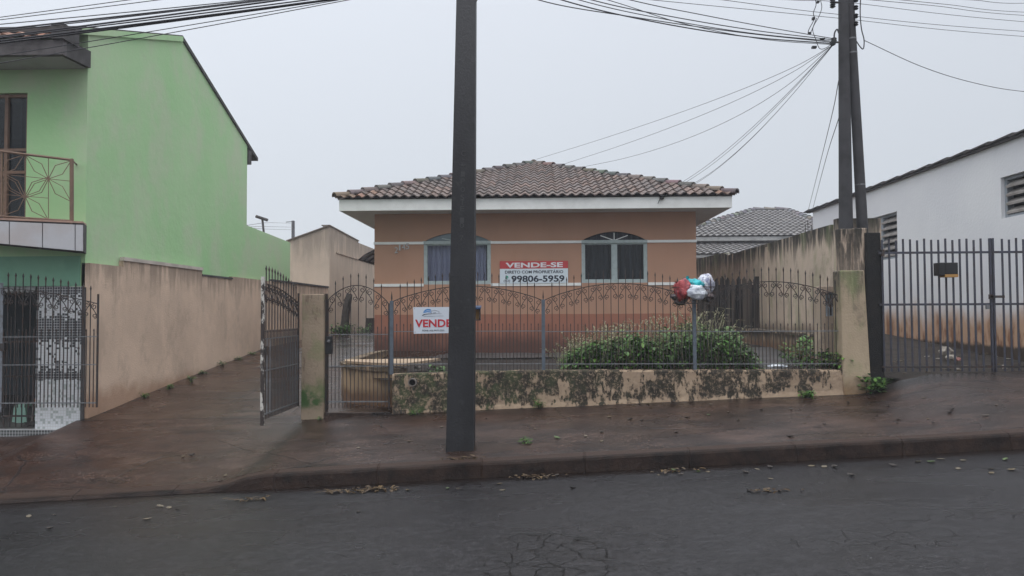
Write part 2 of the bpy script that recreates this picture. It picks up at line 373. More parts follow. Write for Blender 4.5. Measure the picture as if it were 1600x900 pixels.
M['pillar'] = wall_mat('pillar_render', (.40, .315, .22), ztop=2.35, drip=.8, dripamt=1.0, zbot=.45, base_h=.4, base_c=(.20, .11, .05), basea=.7, green=.6, patch=.8, mscale=8, plo=.49)
M['column'] = wall_mat('column_render', (.46, .36, .28), ztop=2.95, drip=1.4, dripamt=1.0, patch=.6, mscale=11)
M['gpillar'] = None
n = NM('gate_pillar_render', .85, .2)
c = n.mix(n.step(n.noise(2, 5), .35, .65), (.32, .25, .18), (.26, .20, .145))
c = n.mix(n.mul(n.step(n.noise(11, 6, (1, 1, .4)), .5, .7), n.step(n.z, 1.45, 1.75), .85), c, (.05, .04, .035))
mz = n.mul(n.step(n.z, .28, .40), n.step(n.math('ADD', n.z, n.math('MULTIPLY', n.noise(5, 4), .4)), .98, .72))
c = n.mix(n.mul(mz, n.step(n.noise(6, 6, off=9), .36, .56)), c, (.055, .105, .035))
c = n.mix(n.mul(n.step(n.noise(3.3, 7, off=15), .48, .64), .6), c, (.19, .20, .10))
c = n.mix(n.mul(n.step(n.noise(12, 8, (1, 1, .3), off=19, rough=.75), .54, .66), .6), c, (.12, .085, .06))
n.color(c); n.bump(n.noise(30, 5), .008); M['gpillar'] = n.m
# the mouldy plinth of the fence
n = NM('mouldy_plinth', .85, .2)
c = n.mix(n.step(n.noise(2.2, 5), .35, .68), (.40, .30, .21), (.32, .235, .165))
c = n.mix(n.mul(n.step(n.noise(22, 5), .5, .7), .4), c, (.22, .15, .10))
blot = n.noise(3.4, 9, (1, 1, .75), off=3, rough=.72); fine = n.noise(14, 7, (1, 1, .45), off=8, rough=.7)
leftg = n.step(n.x, 1.6, -1.0)
st = n.noise(11, 8, (1, 1, .16), off=61, rough=.75); hz = n.math('SUBTRACT', n.z, n.math('MULTIPLY', n.x, .041))
f = n.step(n.math('ADD', n.math('ADD', n.math('MULTIPLY', blot, .50), n.math('MULTIPLY', st, .22)), n.math('ADD', n.math('MULTIPLY', fine, .28), n.math('ADD', n.math('MULTIPLY', leftg, .030), n.math('MULTIPLY', n.step(hz, .34, .46), .050)))), .520, .552)
gcol = n.mix(n.mul(n.step(n.noise(5, 6, off=40), .42, .60), n.math('ADD', n.math('MULTIPLY', leftg, .85), .08)), (.020, .019, .016), (.048, .068, .030))
f2 = n.step(n.math('ADD', blot, n.math('MULTIPLY', leftg, .075)), .555, .62)
f = n.math('MAXIMUM', f, n.mul(f2, n.step(fine, .30, .46), n.step(n.math('SUBTRACT', n.z, n.math('MULTIPLY', n.x, .041)), .42, .50)))
c = n.mix(n.mul(f, n.step(n.noise(26, 6, rough=.8, off=77), .30, .52), .96), c, gcol)
c = n.mix(n.mul(n.step(n.noise(40, 3, (1, 1, .08)), .66, .74), .4, f), c, (.34, .28, .19))
n.color(c); n.bump(n.math('ADD', n.noise(16, 7, rough=.7), n.math('MULTIPLY', f, -.35)), .022, .9); M['plinth'] = n.m
n = NM('white_lot_wall', .8, .2)
c = n.mix(n.step(n.noise(.7, 5), .35, .65), (.69, .70, .71), (.64, .65, .67))
zz = n.math('ADD', n.z, n.math('MULTIPLY', n.noise(1.6, 7, (1, 1, .45), off=3, rough=.6), -.95))
c = n.mix(n.mul(n.step(zz, 1.32, .82), .95), c, (.46, .29, .18))
c = n.mix(n.mul(n.step(n.noise(7, 6, (1, 1, .3), off=9), .46, .62), n.step(zz, 1.16, .74), .85), c, (.22, .10, .05))
c = n.mix(n.mul(n.step(n.math('ADD', n.z, n.math('MULTIPLY', n.noise(5, 6), -.22)), .96, .88), .92), c, (.03, .026, .022))
n.color(c); n.bump(n.noise(20, 4), .004); M['whitewall'] = n.m
M['tarblack'] = dirty('black_stained_render', (.010, .010, .010), (.03, .024, .02), .8, .4, 6, bump=.01)
# tiles (tint attribute carries each tile's own colour)
n = NM('clay_tile', .75, .25)
c = n.mix(n.mul(n.step(n.noise(2.6, 7, off=2, rough=.7), .46, .66), .6), n.attr(), (.085, .082, .08))
c = n.mix(n.mul(n.step(n.noise(30, 5, rough=.7), .5, .66), .3), c, (.16, .155, .15)); n.color(c); n.bump(n.noise(50, 5), .004); M['tile'] = n.m
n = NM('grey_tile', .8, .25); c = n.mix(n.mul(n.noise(2, 5), .6), n.attr(), (.13, .125, .12)); n.color(c); M['greytile'] = n.m
M['fibre'] = dirty('weathered_roof_edge', (.085, .080, .080), (.035, .033, .032), .85, .7, 4)
M['rooftop'] = dirty('corrugated_sheet', (.20, .20, .20), None, .8)
M['pole'] = None
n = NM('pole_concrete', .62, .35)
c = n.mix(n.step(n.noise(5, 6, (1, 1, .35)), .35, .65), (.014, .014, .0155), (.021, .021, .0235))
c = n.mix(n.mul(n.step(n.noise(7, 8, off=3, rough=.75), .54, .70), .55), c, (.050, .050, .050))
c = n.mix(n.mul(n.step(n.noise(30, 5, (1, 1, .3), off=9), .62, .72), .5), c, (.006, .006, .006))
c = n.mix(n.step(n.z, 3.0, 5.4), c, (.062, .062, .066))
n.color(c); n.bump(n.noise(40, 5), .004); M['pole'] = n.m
M['pole2'] = dirty('round_pole_concrete', (.055, .054, .058), (.028, .027, .029), .8, .7, 5)
M['iron'] = dirty('dark_iron', (.050, .046, .046), (.10, .05, .03), .5, .6, 14, metal=.3)
M['irongrey'] = dirty('grey_painted_iron', (.20, .215, .24), (.07, .055, .05), .5, .6, 14, metal=.3)
M['ironlight'] = dirty('galvanised_rail', (.20, .21, .22), (.09, .08, .075), .5, .5, 20, metal=.3)
M['postblue'] = dirty('slate_blue_post', (.115, .140, .170), (.07, .07, .075), .5, .5, 14, metal=.2)
M['flaky'] = None
n = NM('flaking_painted_iron', .7, .3)
n.color(n.mix(n.step(n.noise(14, 6, (1, 1, .5), rough=.7), .50, .56), (.045, .035, .032), (.52, .50, .46))); M['flaky'] = n.m
M['gateiron'] = dirty('slate_gate_paint', (.068, .072, .095), (.05, .035, .03), .5, .6, 10, metal=.2)
M['rust'] = dirty('bronze_paint', (.20, .125, .085), (.12, .08, .06), .55, .5, 14)
M['winframe'] = dirty('pale_teal_frame', (.40, .47, .47), (.25, .30, .30), .5, .5, 12)
M['glass'] = None
n = NM('window_glass', .04, .5)
tr = n.t.nodes.new('ShaderNodeBsdfTransparent'); gl = n.t.nodes.new('ShaderNodeBsdfGlossy'); gl.inputs['Roughness'].default_value = .06
lw = n.t.nodes.new('ShaderNodeFresnel'); lw.inputs[0].default_value = 1.28
ms = n.t.nodes.new('ShaderNodeMixShader'); tr.inputs[0].default_value = (.80, .84, .86, 1)
n.l(lw.outputs[0], ms.inputs[0]); n.l(tr.outputs[0], ms.inputs[1]); n.l(gl.outputs[0], ms.inputs[2])
n.l(ms.outputs[0], n.t.nodes['Material Output'].inputs[0]); M['glass'] = n.m
def cloth(name, a, b, sc=26):
    n = NM(name, .9, .1); w = n.noise(sc, 3, (1, 1, .02)); n.color(n.mix(n.step(w, .35, .65), a, b)); return n.m
M['curtain'] = cloth('lavender_curtain', (.52, .48, .62), (.42, .39, .52))
M['curtaindark'] = cloth('grey_curtain', (.050, .054, .066), (.018, .019, .023))
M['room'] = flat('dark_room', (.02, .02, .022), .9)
M['tealglass'] = dirty('frosted_teal_glass', (.17, .22, .24), (.10, .13, .15), .25, .5, 8)
M['bannerred'] = flat('banner_red', (.52, .055, .060), .5)
M['bannerwhite'] = flat('banner_white', (.68, .76, .82), .5)
M['ink'] = flat('navy_ink', (.015, .025, .045), .5)
M['lightletter'] = flat('white_ink', (.78, .77, .80), .5)
M['redink'] = flat('red_ink', (.50, .02, .035), .5)
M['blueink'] = flat('blue_ink', (.06, .25, .58), .5)
M['greenink'] = flat('green_ink', (.04, .38, .26), .5)
M['signwhite'] = flat('sign_board_white', (.62, .67, .74), .45)
M['metalnum'] = flat('aluminium_digits', (.42, .42, .41), .4, .5)
M['tilegrey'] = dirty('glazed_grey_slab', (.50, .50, .52), (.42, .34, .30), .35, .5, 1.6)
M['bark'] = dirty('dark_bark', (.045, .038, .034), (.09, .08, .07), .9, .6, 12, bump=.02)
M['wood'] = None
n = NM('black_mouldy_planks', .9, .1)
c = n.mix(n.step(n.noise(7, 6, (1, 1, .06), off=2), .40, .62), (.022, .020, .020), (.095, .080, .068)); n.color(c); n.bump(n.noise(30, 4, (1, 1, .1)), .006); M['wood'] = n.m
M['pvc'] = flat('old_pipe', (.20, .175, .155), .6)
M['plasticblack'] = flat('black_plastic', (.015, .015, .016), .4)
M['cable'] = flat('cable_sheath', (.035, .035, .042), .6)
M['yellowbox'] = flat('ochre_panel', (.40, .22, .07), .6)
M['bluebox'] = flat('blue_lid', (.03, .06, .13), .4)
M['mint'] = flat('mint_plastic', (.28, .46, .38), .5)
M['orange'] = flat('orange_plastic', (.55, .16, .05), .5)
M['stone'] = flat('pale_rubble', (.34, .31, .27), .85)
M['poly'] = None
n = NM('polycarbonate_awning', .35, .4); n.color(n.mix(n.step(n.noise(6, 4), .4, .7), (.16, .155, .15), (.09, .085, .08))); M['poly'] = n.m
def plastic_bag(name, a, b, sc=9):
    n = NM(name, .32, .5); n.color(n.mix(n.step(n.noise(sc, 5, rough=.6, dist=.6), .45, .62), a, b)); n.b.inputs['Transmission Weight'].default_value = 0
    n.bump(n.noise(22, 4, dist=1.5), .02, .9); return n.m
M['bagred'] = plastic_bag('red_bag', (.36, .045, .05), (.17, .02, .03))
M['bagteal'] = plastic_bag('teal_bag', (.010, .42, .46), (.005, .20, .24))
M['bagwhite'] = plastic_bag('white_bag', (.66, .70, .74), (.40, .43, .50))
M['bagprint'] = plastic_bag('white_printed_bag', (.66, .67, .72), (.22, .23, .34), 14)
M['bagdark'] = plastic_bag('dark_bag', (.05, .045, .05), (.14, .10, .10), 14)
def leafmat(name, lo, hi):
    n = NM(name, .5, .35); c = n.mix(n.noise(6, 3), lo, hi); c = n.mix(1.0, c, n.attr(), 'MULTIPLY'); n.color(c)
    n.b.inputs['Subsurface Weight'].default_value = 0
    return n.m
M['leaf'] = leafmat('weed_leaf', (.024, .085, .012), (.095, .205, .030))
M['grassy'] = leafmat('bright_weed_leaf', (.035, .095, .018), (.085, .18, .035))
M['straw'] = flat('seed_stalk', (.33, .31, .20), .9)
M['drylight'] = flat('pale_dry_leaf', (.12, .10, .07), .7)
M['dryleaf'] = flat('brown_dry_leaf', (.09, .07, .04), .7)
M['greenleaf'] = flat('fallen_green_leaf', (.08, .12, .045), .7)
M['darkleaf'] = flat('wet_dark_leaf', (.028, .020, .015), .6)

# mosaic of small tiles: white with black tesserae scattered in horizontal bands
n = NM('mosaic_tiles', .3, .5)
T = .036
u = n.math('DIVIDE', n.x, T); w = n.math('DIVIDE', n.z, T)
fu = n.math('FRACT', u); fw = n.math('FRACT', w)
grout = n.math('MAXIMUM', n.math('LESS_THAN', fu, .14), n.math('LESS_THAN', fw, .14))
cell = n.t.nodes.new('ShaderNodeCombineXYZ'); n.l(n.math('FLOOR', u), cell.inputs[0]); n.l(n.math('FLOOR', w), cell.inputs[2])
wn = n.t.nodes.new('ShaderNodeTexWhiteNoise'); wn.noise_dimensions = '3D'; n.l(cell.outputs[0], wn.inputs[0])
dens = n.t.nodes.new('ShaderNodeValToRGB'); dens.color_ramp.interpolation = 'LINEAR'
z0m, z1m = 0.05, 2.0
n.l(n.math('DIVIDE', n.math('SUBTRACT', n.z, z0m), z1m-z0m), dens.inputs[0])
els = dens.color_ramp.elements; els[0].position = 0; els[0].color = (.25,)*3+(1,); els[1].position = 1; els[1].color = (1,)*3+(1,)
for p, v in ((.335, .28), (.345, 1), (.385, 1), (.42, .45), (.47, .10), (.545, .08), (.60, .55), (.64, 1), (.75, 1), (.79, .5), (.83, .10), (.89, .12), (.93, .75), (.95, 1)):
    e = els.new(p); e.color = (v, v, v, 1)
blk = n.math('LESS_THAN', wn.outputs[0], dens.outputs[0])
lowz = n.math('LESS_THAN', n.z, .70)
dark = n.mix(lowz, (.030, .034, .040), (.36, .40, .39))
c = n.mix(blk, (.62, .64, .66), dark)
c = n.mix(grout, c, (.50, .50, .50)); n.color(c); M['mosaic'] = n.m
n = NM('mosaic_step', .3, .5)
u = n.math('DIVIDE', n.x, .04); w = n.math('DIVIDE', n.z, .04)
grout = n.math('MAXIMUM', n.math('LESS_THAN', n.math('FRACT', u), .16), n.math('LESS_THAN', n.math('FRACT', w), .16))
n.color(n.mix(grout, (.045, .05, .05), (.42, .42, .42))); M['mosaicstep'] = n.m

# ------------------------------------------------------------------ ground, road, pavement
def grid(mb, x0, x1, y0, y1, nx, ny, zf, xmap=None):
    b = len(mb.v)
    for j in range(ny+1):
        for i in range(nx+1):
            X = x0+(x1-x0)*i/nx; Y = y0+(y1-y0)*j/ny; mb.v.append(Vector((X, Y, zf(X, Y))))
    for j in range(ny):
        for i in range(nx):
            a = b+j*(nx+1)+i; mb.f.append((a, a+1, a+nx+2, a+nx+1)); mb.c.append(None)
mb = MB(); grid(mb, -400, 400, -400, 400, 40, 40, lambda X, Y: -1.0+.05*max(-60, min(60, X)) - (1.0 if X < -30 else 0)); struct(mb, 'ground', M['ground'])
mb = MB(); grid(mb, -60, 60, -1.0, KY, 240, 30, road_z); struct(mb, 'road', M['asphalt'], smooth=True)
mb = MB(); grid(mb, -60, 60, -5.5, -1.0, 60, 2, lambda X, Y: road_z(X, 0)+.13); mb.poly([(-60, -1, road_z(-60, 0)-.1), (60, -1, road_z(60, 0)-.1), (60, -1, road_z(60, 0)+.13), (-60, -1, road_z(-60, 0)+.13)])
struct(mb, 'opposite_pavement', M['walk'])
mb = MB(); grid(mb, -20, 20, KY+.15, FY, 200, 24, walk_z); grid(mb, -60, -20, KY+.15, FY, 20, 4, walk_z); grid(mb, 20, 60, KY+.15, FY, 20, 4, walk_z); struct(mb, 'pavement', M['walk'], smooth=True)
mb = MB(); xs = []; X = -60.0
while X < 60:
    xs.append(X); X += .22 if -12 < X < 12 else 2
pr = []
for X in xs:
    h = kerb_h(X); zr = road_z(X, KY); j = .008*mnoise.noise(Vector((X*2.7, 0, 0))) + (.012*mnoise.noise(Vector((X*9, 2, 0))))
    pr.append([(X, KY-.03+j, zr-.15), (X, KY-.025+j, zr+.005), (X, KY+.0+j, zr+h*.80+j), (X, KY+.012+j, zr+h*.93+j*.5), (X, KY+.035, zr+h+.003), (X, KY+.16, walk_z(X, KY+.15)+.002)])
for a, b in zip(pr, pr[1:]):
    for k in range(5): mb.add([a[k], b[k], b[k+1], a[k+1]], [(0, 1, 2, 3)])
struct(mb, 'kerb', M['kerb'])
mb = MB(); grid(mb, at(133, 410, 10.2).x+.03, -3.3, FY, 40, 16, 90, drive_z)
grid(mb, -3.3, -1.9, FY, 16.5, 8, 24, drive_z); struct(mb, 'driveway', M['drive'], smooth=True)
mb = MB(); grid(mb, -5.3, -3.3, 14.2, 26.0, 10, 40, lambda X, Y: drive_z(X, Y)+.006+.02*max(0, 1-abs(X+5.3)*3)*0); struct(mb, 'path', M['path'], smooth=True)

# garden bed in front of the house, edged left by a low curved wall
def bed_left(Y): return ip(Y, [(FY, -1.95), (10.75, -2.42), (11.2, -2.82), (12.2, -2.95), (16.6, -3.25)])
mb = MB(); b = 0; ny = 34; nx = 40
for j in range(ny+1):
    Y = FY+.05+(16.5-FY)*j/ny; xl = bed_left(Y)+.03
    for i in range(nx+1):
        X = xl+(4.85-xl)*i/nx; mb.v.append(Vector((X, Y, yard_z(X, Y))))
for j in range(ny):
    for i in range(nx): a = j*(nx+1)+i; mb.f.append((a, a+1, a+nx+2, a+nx+1)); mb.c.append(None)
struct(mb, 'garden_soil', M['soil'], smooth=True)
mb = MB(); grid(mb, -2.0, 3.55, 14.6, 16.42, 20, 6, lambda X, Y: yard_z(X, Y)+.03+.006*mnoise.noise(Vector((X, Y, 1))))
grid(mb, 2.3, 4.5, 11.2, 14.6, 12, 12, lambda X, Y: yard_z(X, Y)+.025+.01*mnoise.noise(Vector((X, Y, 1)))); struct(mb, 'yard_paving', dirty('yard_concrete', (.065, .062, .062), (.028, .025, .024), .6, .7, 2.5))
mb = MB(); grid(mb, 3.4, 4.85, 16.5, 30, 3, 10, lambda X, Y: .95); struct(mb, 'side_passage_ground', M['soil'])
mb = MB(); grid(mb, 4.75, 20, FY, 40, 60, 110, lot_z); struct(mb, 'lot_ground', M['lotsoil'])

# ------------------------------------------------------------------ fences: shared ironwork
def spear(mb, p, r=.0075, L=.075):
    p = Vector(p)
    mb.tube([p, p+Vector((0, 0, .012)), p+Vector((0, 0, .035)), p+Vector((0, 0, L))], [r, r*1.1, r*1.75, .001], 4)
def spiral(cx, cz, r, a0, turns, cw, P, n=14):
    pts = []
    for i in range(n+1):
        t = i/n; a = a0 + (-1 if cw else 1)*turns*2*math.pi*t; rr = r*(1-.72*t)
        pts.append(P(cx+rr*math.cos(a), cz+rr*math.sin(a)))
    return pts
def iron_panel(parent, P, width, arch, z_mid, z_low, z_foot, gap, mat_bar, mat_rail, mat_scroll, ends=True, tip=.13, z_short=None, dz=0, r=.0065, railr=.008, scroll=True, extra_low=False):
    """P(s, z) gives the world point at s metres along the panel; arch(s) the height of the top rail."""
    n = max(3, round(width/gap)); g = width/n
    mb = MB()
    mb.tube([P(width*i/24, arch(width*i/24)) for i in range(25)], railr, 4)
    frame = mb.build('top_rail', mat_scroll, parent)
    for z in ([z_mid] + ([z_low] if z_low is not None else [])):
        MB().tube([P(0, z), P(width, z)], railr, 4).build('rail', mat_rail, parent)
    for i in range(1, n):
        s = g*i; m2 = MB(); zt = arch(s)+tip
        m2.tube([P(s, z_foot), P(s, zt)], r, 4, caps=False); spear(m2, P(s, zt-.002), r); m2.build('picket', mat_bar, parent)
    for i in range(n):
        s = g*(i+.5); m2 = MB(); zt = z_mid+.055
        m2.tube([P(s, z_foot), P(s, zt)], r*.95, 4, caps=False); spear(m2, P(s, zt-.002), r*.8, .055); m2.build('short_picket', mat_bar, parent)
    if extra_low:
        pass
    if scroll:
        mb = MB(); q = g*.40
        for i in range(n):
            s = g*(i+.5); za = arch(s); fl = i % 2 == 0; sg = 1 if fl else -1
            top = spiral(s+sg*g*.04, za-q*1.25, q, math.pi/2, 1.35, fl, P)
            bot = spiral(s-sg*g*.04, za-q*1.25-g*1.25, q*.86, -math.pi/2, 1.3, fl, P)
            a0_ = P(s-sg*g*.34, za-q*1.25-g*.45); a1_ = P(s+sg*g*.10, za-q*1.25-g*.62)
            mb.tube(top, .0060, 4, caps=False); mb.tube(bot, .0060, 4, caps=False)
            # the stem linking both curls
            st = []
            for k in range(9):
                t = k/8; st.append(P(s + sg*g*(.44-.88*t)*(1 if True else 0)*.9, za-q*1.25 - g*1.25*t + q*.2*math.sin(t*math.pi)))
            mb.tube(st, .0060, 4, caps=False)
        mb.build('scrollwork', mat_scroll, parent)

# plinth
zt = at(730, 582, FY-.05).z
ZP = [(-1.95, at(613, 585, FY-.1).z), (-.8, at(740, 580.5, FY-.1).z), (.2, at(850, 579, FY-.1).z), (4.3, at(1340, 578, FY-.1).z)]
mb = MB(); N = 60; x0, x1 = at(613, 600, FY-.1).x, at(1318, 600, FY-.1).x
prev = None
for i in range(N+1):
    X = x0+(x1-x0)*i/N; zt = ip(X, ZP)+.006*mnoise.noise(Vector((X*3, 1, 0))); zb = walk_z(X, FY-.1)-.08
    jf = .012*mnoise.noise(Vector((X*2.2, 4, 0)))
    cur = [(X, FY-.125+jf*.5, zb), (X, FY-.10+jf, zb+.14), (X, FY-.10, zt-.02), (X, FY-.088, zt), (X, FY+.10, zt), (X, FY+.10, zb)]
    if prev:
        for k in range(6): mb.add([prev[k], cur[k], cur[(k+1) % 6], prev[(k+1) % 6]], [(0, 1, 2, 3)])
    else: mb.poly(cur[::-1])
    prev = cur
mb.poly(prev)
o = mb.build('plinth_wall', M['plinth']); prop(o, 'low beige wall blotched with black and green mould below the iron fence', 'wall')

# front fence (three arched bays between slate-blue posts)
fy = FY
def X_of(px, y=520): return at(px, y, fy).x
def Z_of(px, py): return at(px, py, fy).z
fence = thing('iron_fence', (at(850, 580, fy).x, fy, ip(1.2, ZP)), 'ornate iron picket fence with scrolls on the mouldy low wall', 'fence')
bays = [(612, 849, 471, 447, 469, .0), (849, 1085, 469, 443, 466, .0), (1086, 1320, 468, 440, 465, .0)]
for pa, pb, ya, yp, yb, _ in bays:
    xa, xb = X_of(pa)+.02, X_of(pb)-.02; w_ = xb-xa
    za, zp, zb = Z_of(pa, ya), Z_of((pa+pb)/2, yp), Z_of(pb, yb)
    def arch(s, za=za, zp=zp, zb=zb, w_=w_):
        t = s/w_; base = za+(zb-za)*t; return base+(zp-(za+zb)/2)*math.sin(math.pi*t)**.85
    P = lambda s, z, xa=xa: Vector((xa+s, fy, z))
    iron_panel(fence, P, w_, arch, Z_of((pa+pb)/2, 517.5), Z_of((pa+pb)/2, 568.5), ip(xa+w_/2, ZP)-.005, .0965, M['iron'], M['ironlight'], M['iron'])
for px, pt in ((612, 470), (849, 468), (1085, 466)):
    X = X_of(px); m2 = MB(); m2.box(X-.023, fy-.023, ip(X, ZP)-.01, X+.023, fy+.023, Z_of(px, pt)); m2.build('post', M['postblue'], fence, bevel=.003)
    m2 = MB(); spear(m2, (X, fy, Z_of(px, pt)), .008, .13); m2.build('finial', M['iron'], fence)

# pedestrian gate
gx0, gx1 = X_of(512), X_of(608)
gate = thing('garden_gate', (gx0, fy, .3), 'narrow arched iron garden gate between the mossy pillar and the blue post', 'gate')
def garch(s):
    t = s/(gx1-gx0); a, p, b = Z_of(512, 470), Z_of(558, 446), Z_of(608, 476)
    return a+(b-a)*t+(p-(a+b)/2)*math.sin(math.pi*t)**.8
iron_panel(gate, lambda s, z: Vector((gx0+s, fy, z)), gx1-gx0, garch, Z_of(560, 522.5), Z_of(560, 572), Z_of(560, 638), .098, M['iron'], M['ironlight'], M['iron'], tip=.10)
MB().tube([(gx0, fy, Z_of(560, 627.5)), (gx1, fy, Z_of(560, 627.5))], .010, 4).build('rail', M['ironlight'], gate)
for px, y in ((512, 468), (608, 474)):
    X = X_of(px); MB().box(X-.012, fy-.012, Z_of(px, 640), X+.012, fy+.012, Z_of(px, y)).build('stile', M['iron'], gate)
lk = MB().box(X_of(509), fy-.035, Z_of(512, 553), X_of(520), fy+.03, Z_of(512, 525)).build('lock_box', M['plasticblack'], gate, bevel=.006)
m2 = MB(); c0 = Vector((X_of(515), fy-.036, Z_of(515, 533))); m2.lathe((0, 0, 0), [(.022, 0), (.022, .01), (.012, .014), (.012, .022)], 14)
m2.v = [c0+Vector((v.x, -v.z, v.y)) for v in m2.v]; m2.build('lock_cylinder', M['ironlight'], lk)
ps = MB().box(X_of(506), fy-.03, .18, X_of(511.5), fy+.03, Z_of(508, 459)).build('gate_post', M['iron'])
prop(ps, 'dark square steel gate post fixed to the right side of the mossy pillar', 'post')
m2 = MB(); m2.box(gx0-.02, fy-.09, .15, gx1+.05, fy+.06, Z_of(560, 643)); o = m2.build('gate_sill', M['drive'], bevel=.01); prop(o, 'worn concrete sill under the narrow garden gate', 'sill')

# gate pillar
X0, X1 = at(470, 600, FY-.1).x, at(509, 600, FY-.1).x-.03
m2 = MB(); zt = at(490, 460, FY-.1).z
m2.hexa([(X0, FY-.1, .05), (X1, FY-.1, .05), (X1, FY+.14, .05), (X0, FY+.14, .05)], [(X0+.01, FY-.1, zt), (X1, FY-.1, zt+.005), (X1, FY+.14, zt), (X0+.01, FY+.14, zt)])
o = m2.build('gate_pillar', M['gpillar'], bevel=.012); prop(o, 'short beige pillar with green moss at its foot beside the open driveway gate', 'pillar')

# driveway gate leaves
def leaf_gate(hx, hy, ang, width, label, nm='driveway_gate', flaky=True):
    d = Vector((math.cos(ang), math.sin(ang), 0))
    t = thing(nm, (hx, hy, .34), label, 'gate')
    P = lambda s, z: Vector((hx, hy, 0))+d*s+Vector((0, 0, z))
    zh, zf = 1.745, 1.955
    def arch(s): q = s/width; return zh+(zf-zh)*math.sin(q*math.pi/2)**1.0
    iron_panel(t, P, width, arch, 1.305, .93, .36, .105, M['iron'], M['ironlight'], M['iron'], tip=.15, r=.0075)
    MB().tube([P(0, .42), P(width, .42)], .010, 4).build('rail', M['ironlight'], t)
    for k in range(int(width/.105) if flaky else 0):     # the lower half is closed by a second row of bars
        s = .105*(k+.25); MB().tube([P(s, .40), P(s, 1.30)], .007, 4, caps=False).build('infill_bar', M['irongrey'], t)
    MB().hexa([P(width-.02, .30)+Vector((-.018, 0, 0)), P(width+.02, .30)+Vector((-.018, 0, 0)), P(width+.02, .30)+Vector((.018, 0, 0)), P(width-.02, .30)+Vector((.018, 0, 0))],
              [P(width-.02, zf+.08)+Vector((-.018, 0, 0)), P(width+.02, zf+.08)+Vector((-.018, 0, 0)), P(width+.02, zf+.08)+Vector((.018, 0, 0)), P(width-.02, zf+.08)+Vector((.018, 0, 0))]).build('meeting_stile', M['flaky' if flaky else 'irongrey'], t, label='stile with white paint flaking off dark rust' if flaky else None)
    MB().tube([P(0, .36), P(0, zh+.13)], .014, 6).build('hinge_stile', M['iron'], t)
    MB().box(*(P(width-.05, 1.12)-Vector((.03, .03, 0))), *(P(width-.05, 1.22)+Vector((.03, .03, 0)))).build('latch', M['iron'], t)
    return t
leaf_gate(X_of(468)-.01, FY-.02, R(-90), 1.33, 'arched iron driveway gate leaf swung out beside the mossy pillar, edge flaking white')
leaf_gate(at(153, 500, 9.98).x, 9.98, R(181), at(153, 500, 9.98).x-at(2, 500, 9.98).x, 'arched iron driveway gate leaf swung back in front of the black and white mosaic', flaky=False)

# low curved wall of the bed (seen through the small gate)
mb = MB(); pts = [(-1.86, 10.40), (-2.2, 10.56), (-2.55, 10.80), (-2.80, 11.06), (-2.93, 11.4), (-3.0, 12.2), (-3.1, 13.6), (-3.3, 16.42)]
fine = []
for (a, b), (c_, d_) in zip(pts, pts[1:]):
    for k in range(5): fine.append((a+(c_-a)*k/5, b+(d_-b)*k/5))
fine.append(pts[-1]); ring = []
for i, (a, b) in enumerate(fine):
    p = Vector(fine[max(0, i-1)]); q = Vector(fine[min(len(fine)-1, i+1)]); t_ = (q-p).normalized(); nn = Vector((t_.y, -t_.x))*-1
    zt = ip(b, [(10.3, .83), (11.3, .87), (14, .86), (16.4, .80)]); o1 = .0; zb = .15
    A = Vector((a, b)); ring.append([(A.x, A.y, zb), (A.x, A.y, zt-.06), (A.x-nn.x*-.02, A.y-nn.y*-.02, zt-.055), (A.x+nn.x*.02, A.y+nn.y*.02, zt), (A.x-nn.x*.16, A.y-nn.y*.16, zt), (A.x-nn.x*.16, A.y-nn.y*.16, zb)])
for a, b in zip(ring, ring[1:]):
    for k in range(6): mb.add([a[k], b[k], b[(k+1) % 6], a[(k+1) % 6]], [(0, 1, 2, 3)])
mb.poly(ring[0][::-1]); mb.poly(ring[-1])
o = mb.build('planter_wall', wall_mat('planter_render', (.42, .30, .19), ztop=.90, drip=.35, dripamt=.8, zbot=.4, base_h=.2, patch=.5, mscale=8)); prop(o, 'low curved beige planter wall with a capping, behind the garden gate', 'wall')

mb = MB(); tp = [(-1.80, 10.42), (-2.2, 10.60), (-2.55, 10.84), (-2.80, 11.1), (-2.88, 11.40), (-2.45, 11.46), (-1.45, 11.60), (-1.62, 11.0)]
mb.prism([(a, b, .868) for a, b in tp][::-1], (0, 0, .035)); o = mb.build('planter_slab', wall_mat('planter_slab_render', (.40, .30, .21), ztop=1.2, drip=.2, dripamt=.3, patch=.6, mscale=9)); prop(o, 'flat beige slab on the curved planter wall behind the garden gate', 'slab')

# right pillar, columns, poles, black panel, meter niche
def pbox(x0, y0, x1, y1, Y, d, zb=None):   # box whose front face covers a measured rectangle at depth Y
    a = at(x0, y1, Y); b = at(x1, y0, Y); return (a.x, Y, a.z if zb is None else zb, b.x, Y+d, b.z)
a, b = at(1318, 600, FY-.12), at(1357, 600, FY-.12); zt = at(1335, 422, FY-.12).z; zb_ = walk_z(4.3, 9.9)-.1
mb = MB(); mb.hexa([(a.x, FY-.12, zb_), (b.x+.05, FY-.12, zb_), (b.x+.05, FY+.16, zb_), (a.x, FY+.16, zb_)], [(a.x-.01, FY-.12, zt), (b.x-.02, FY-.12, zt), (b.x-.02, FY+.16, zt), (a.x-.01, FY+.16, zt)])
o = mb.build('fence_pillar', M['pillar'], bevel=.02); prop(o, 'thick weathered beige pillar ending the iron fence below the twin poles', 'pillar')
q = pbox(1312, 357, 1334, 460, 10.30, .12); o = MB().box(*q).build('pole_casing', M['column'], bevel=.015); prop(o, 'left mould-stained concrete casing below the straight round pole', 'pillar', 'concrete casings under the twin poles')
q = pbox(1334.5, 356, 1356, 455, 10.27, .16); o = MB().box(*q).build('pole_casing', M['column'], bevel=.015); prop(o, 'right mould-stained concrete casing below the slanting round pole', 'pillar', 'concrete casings under the twin poles')
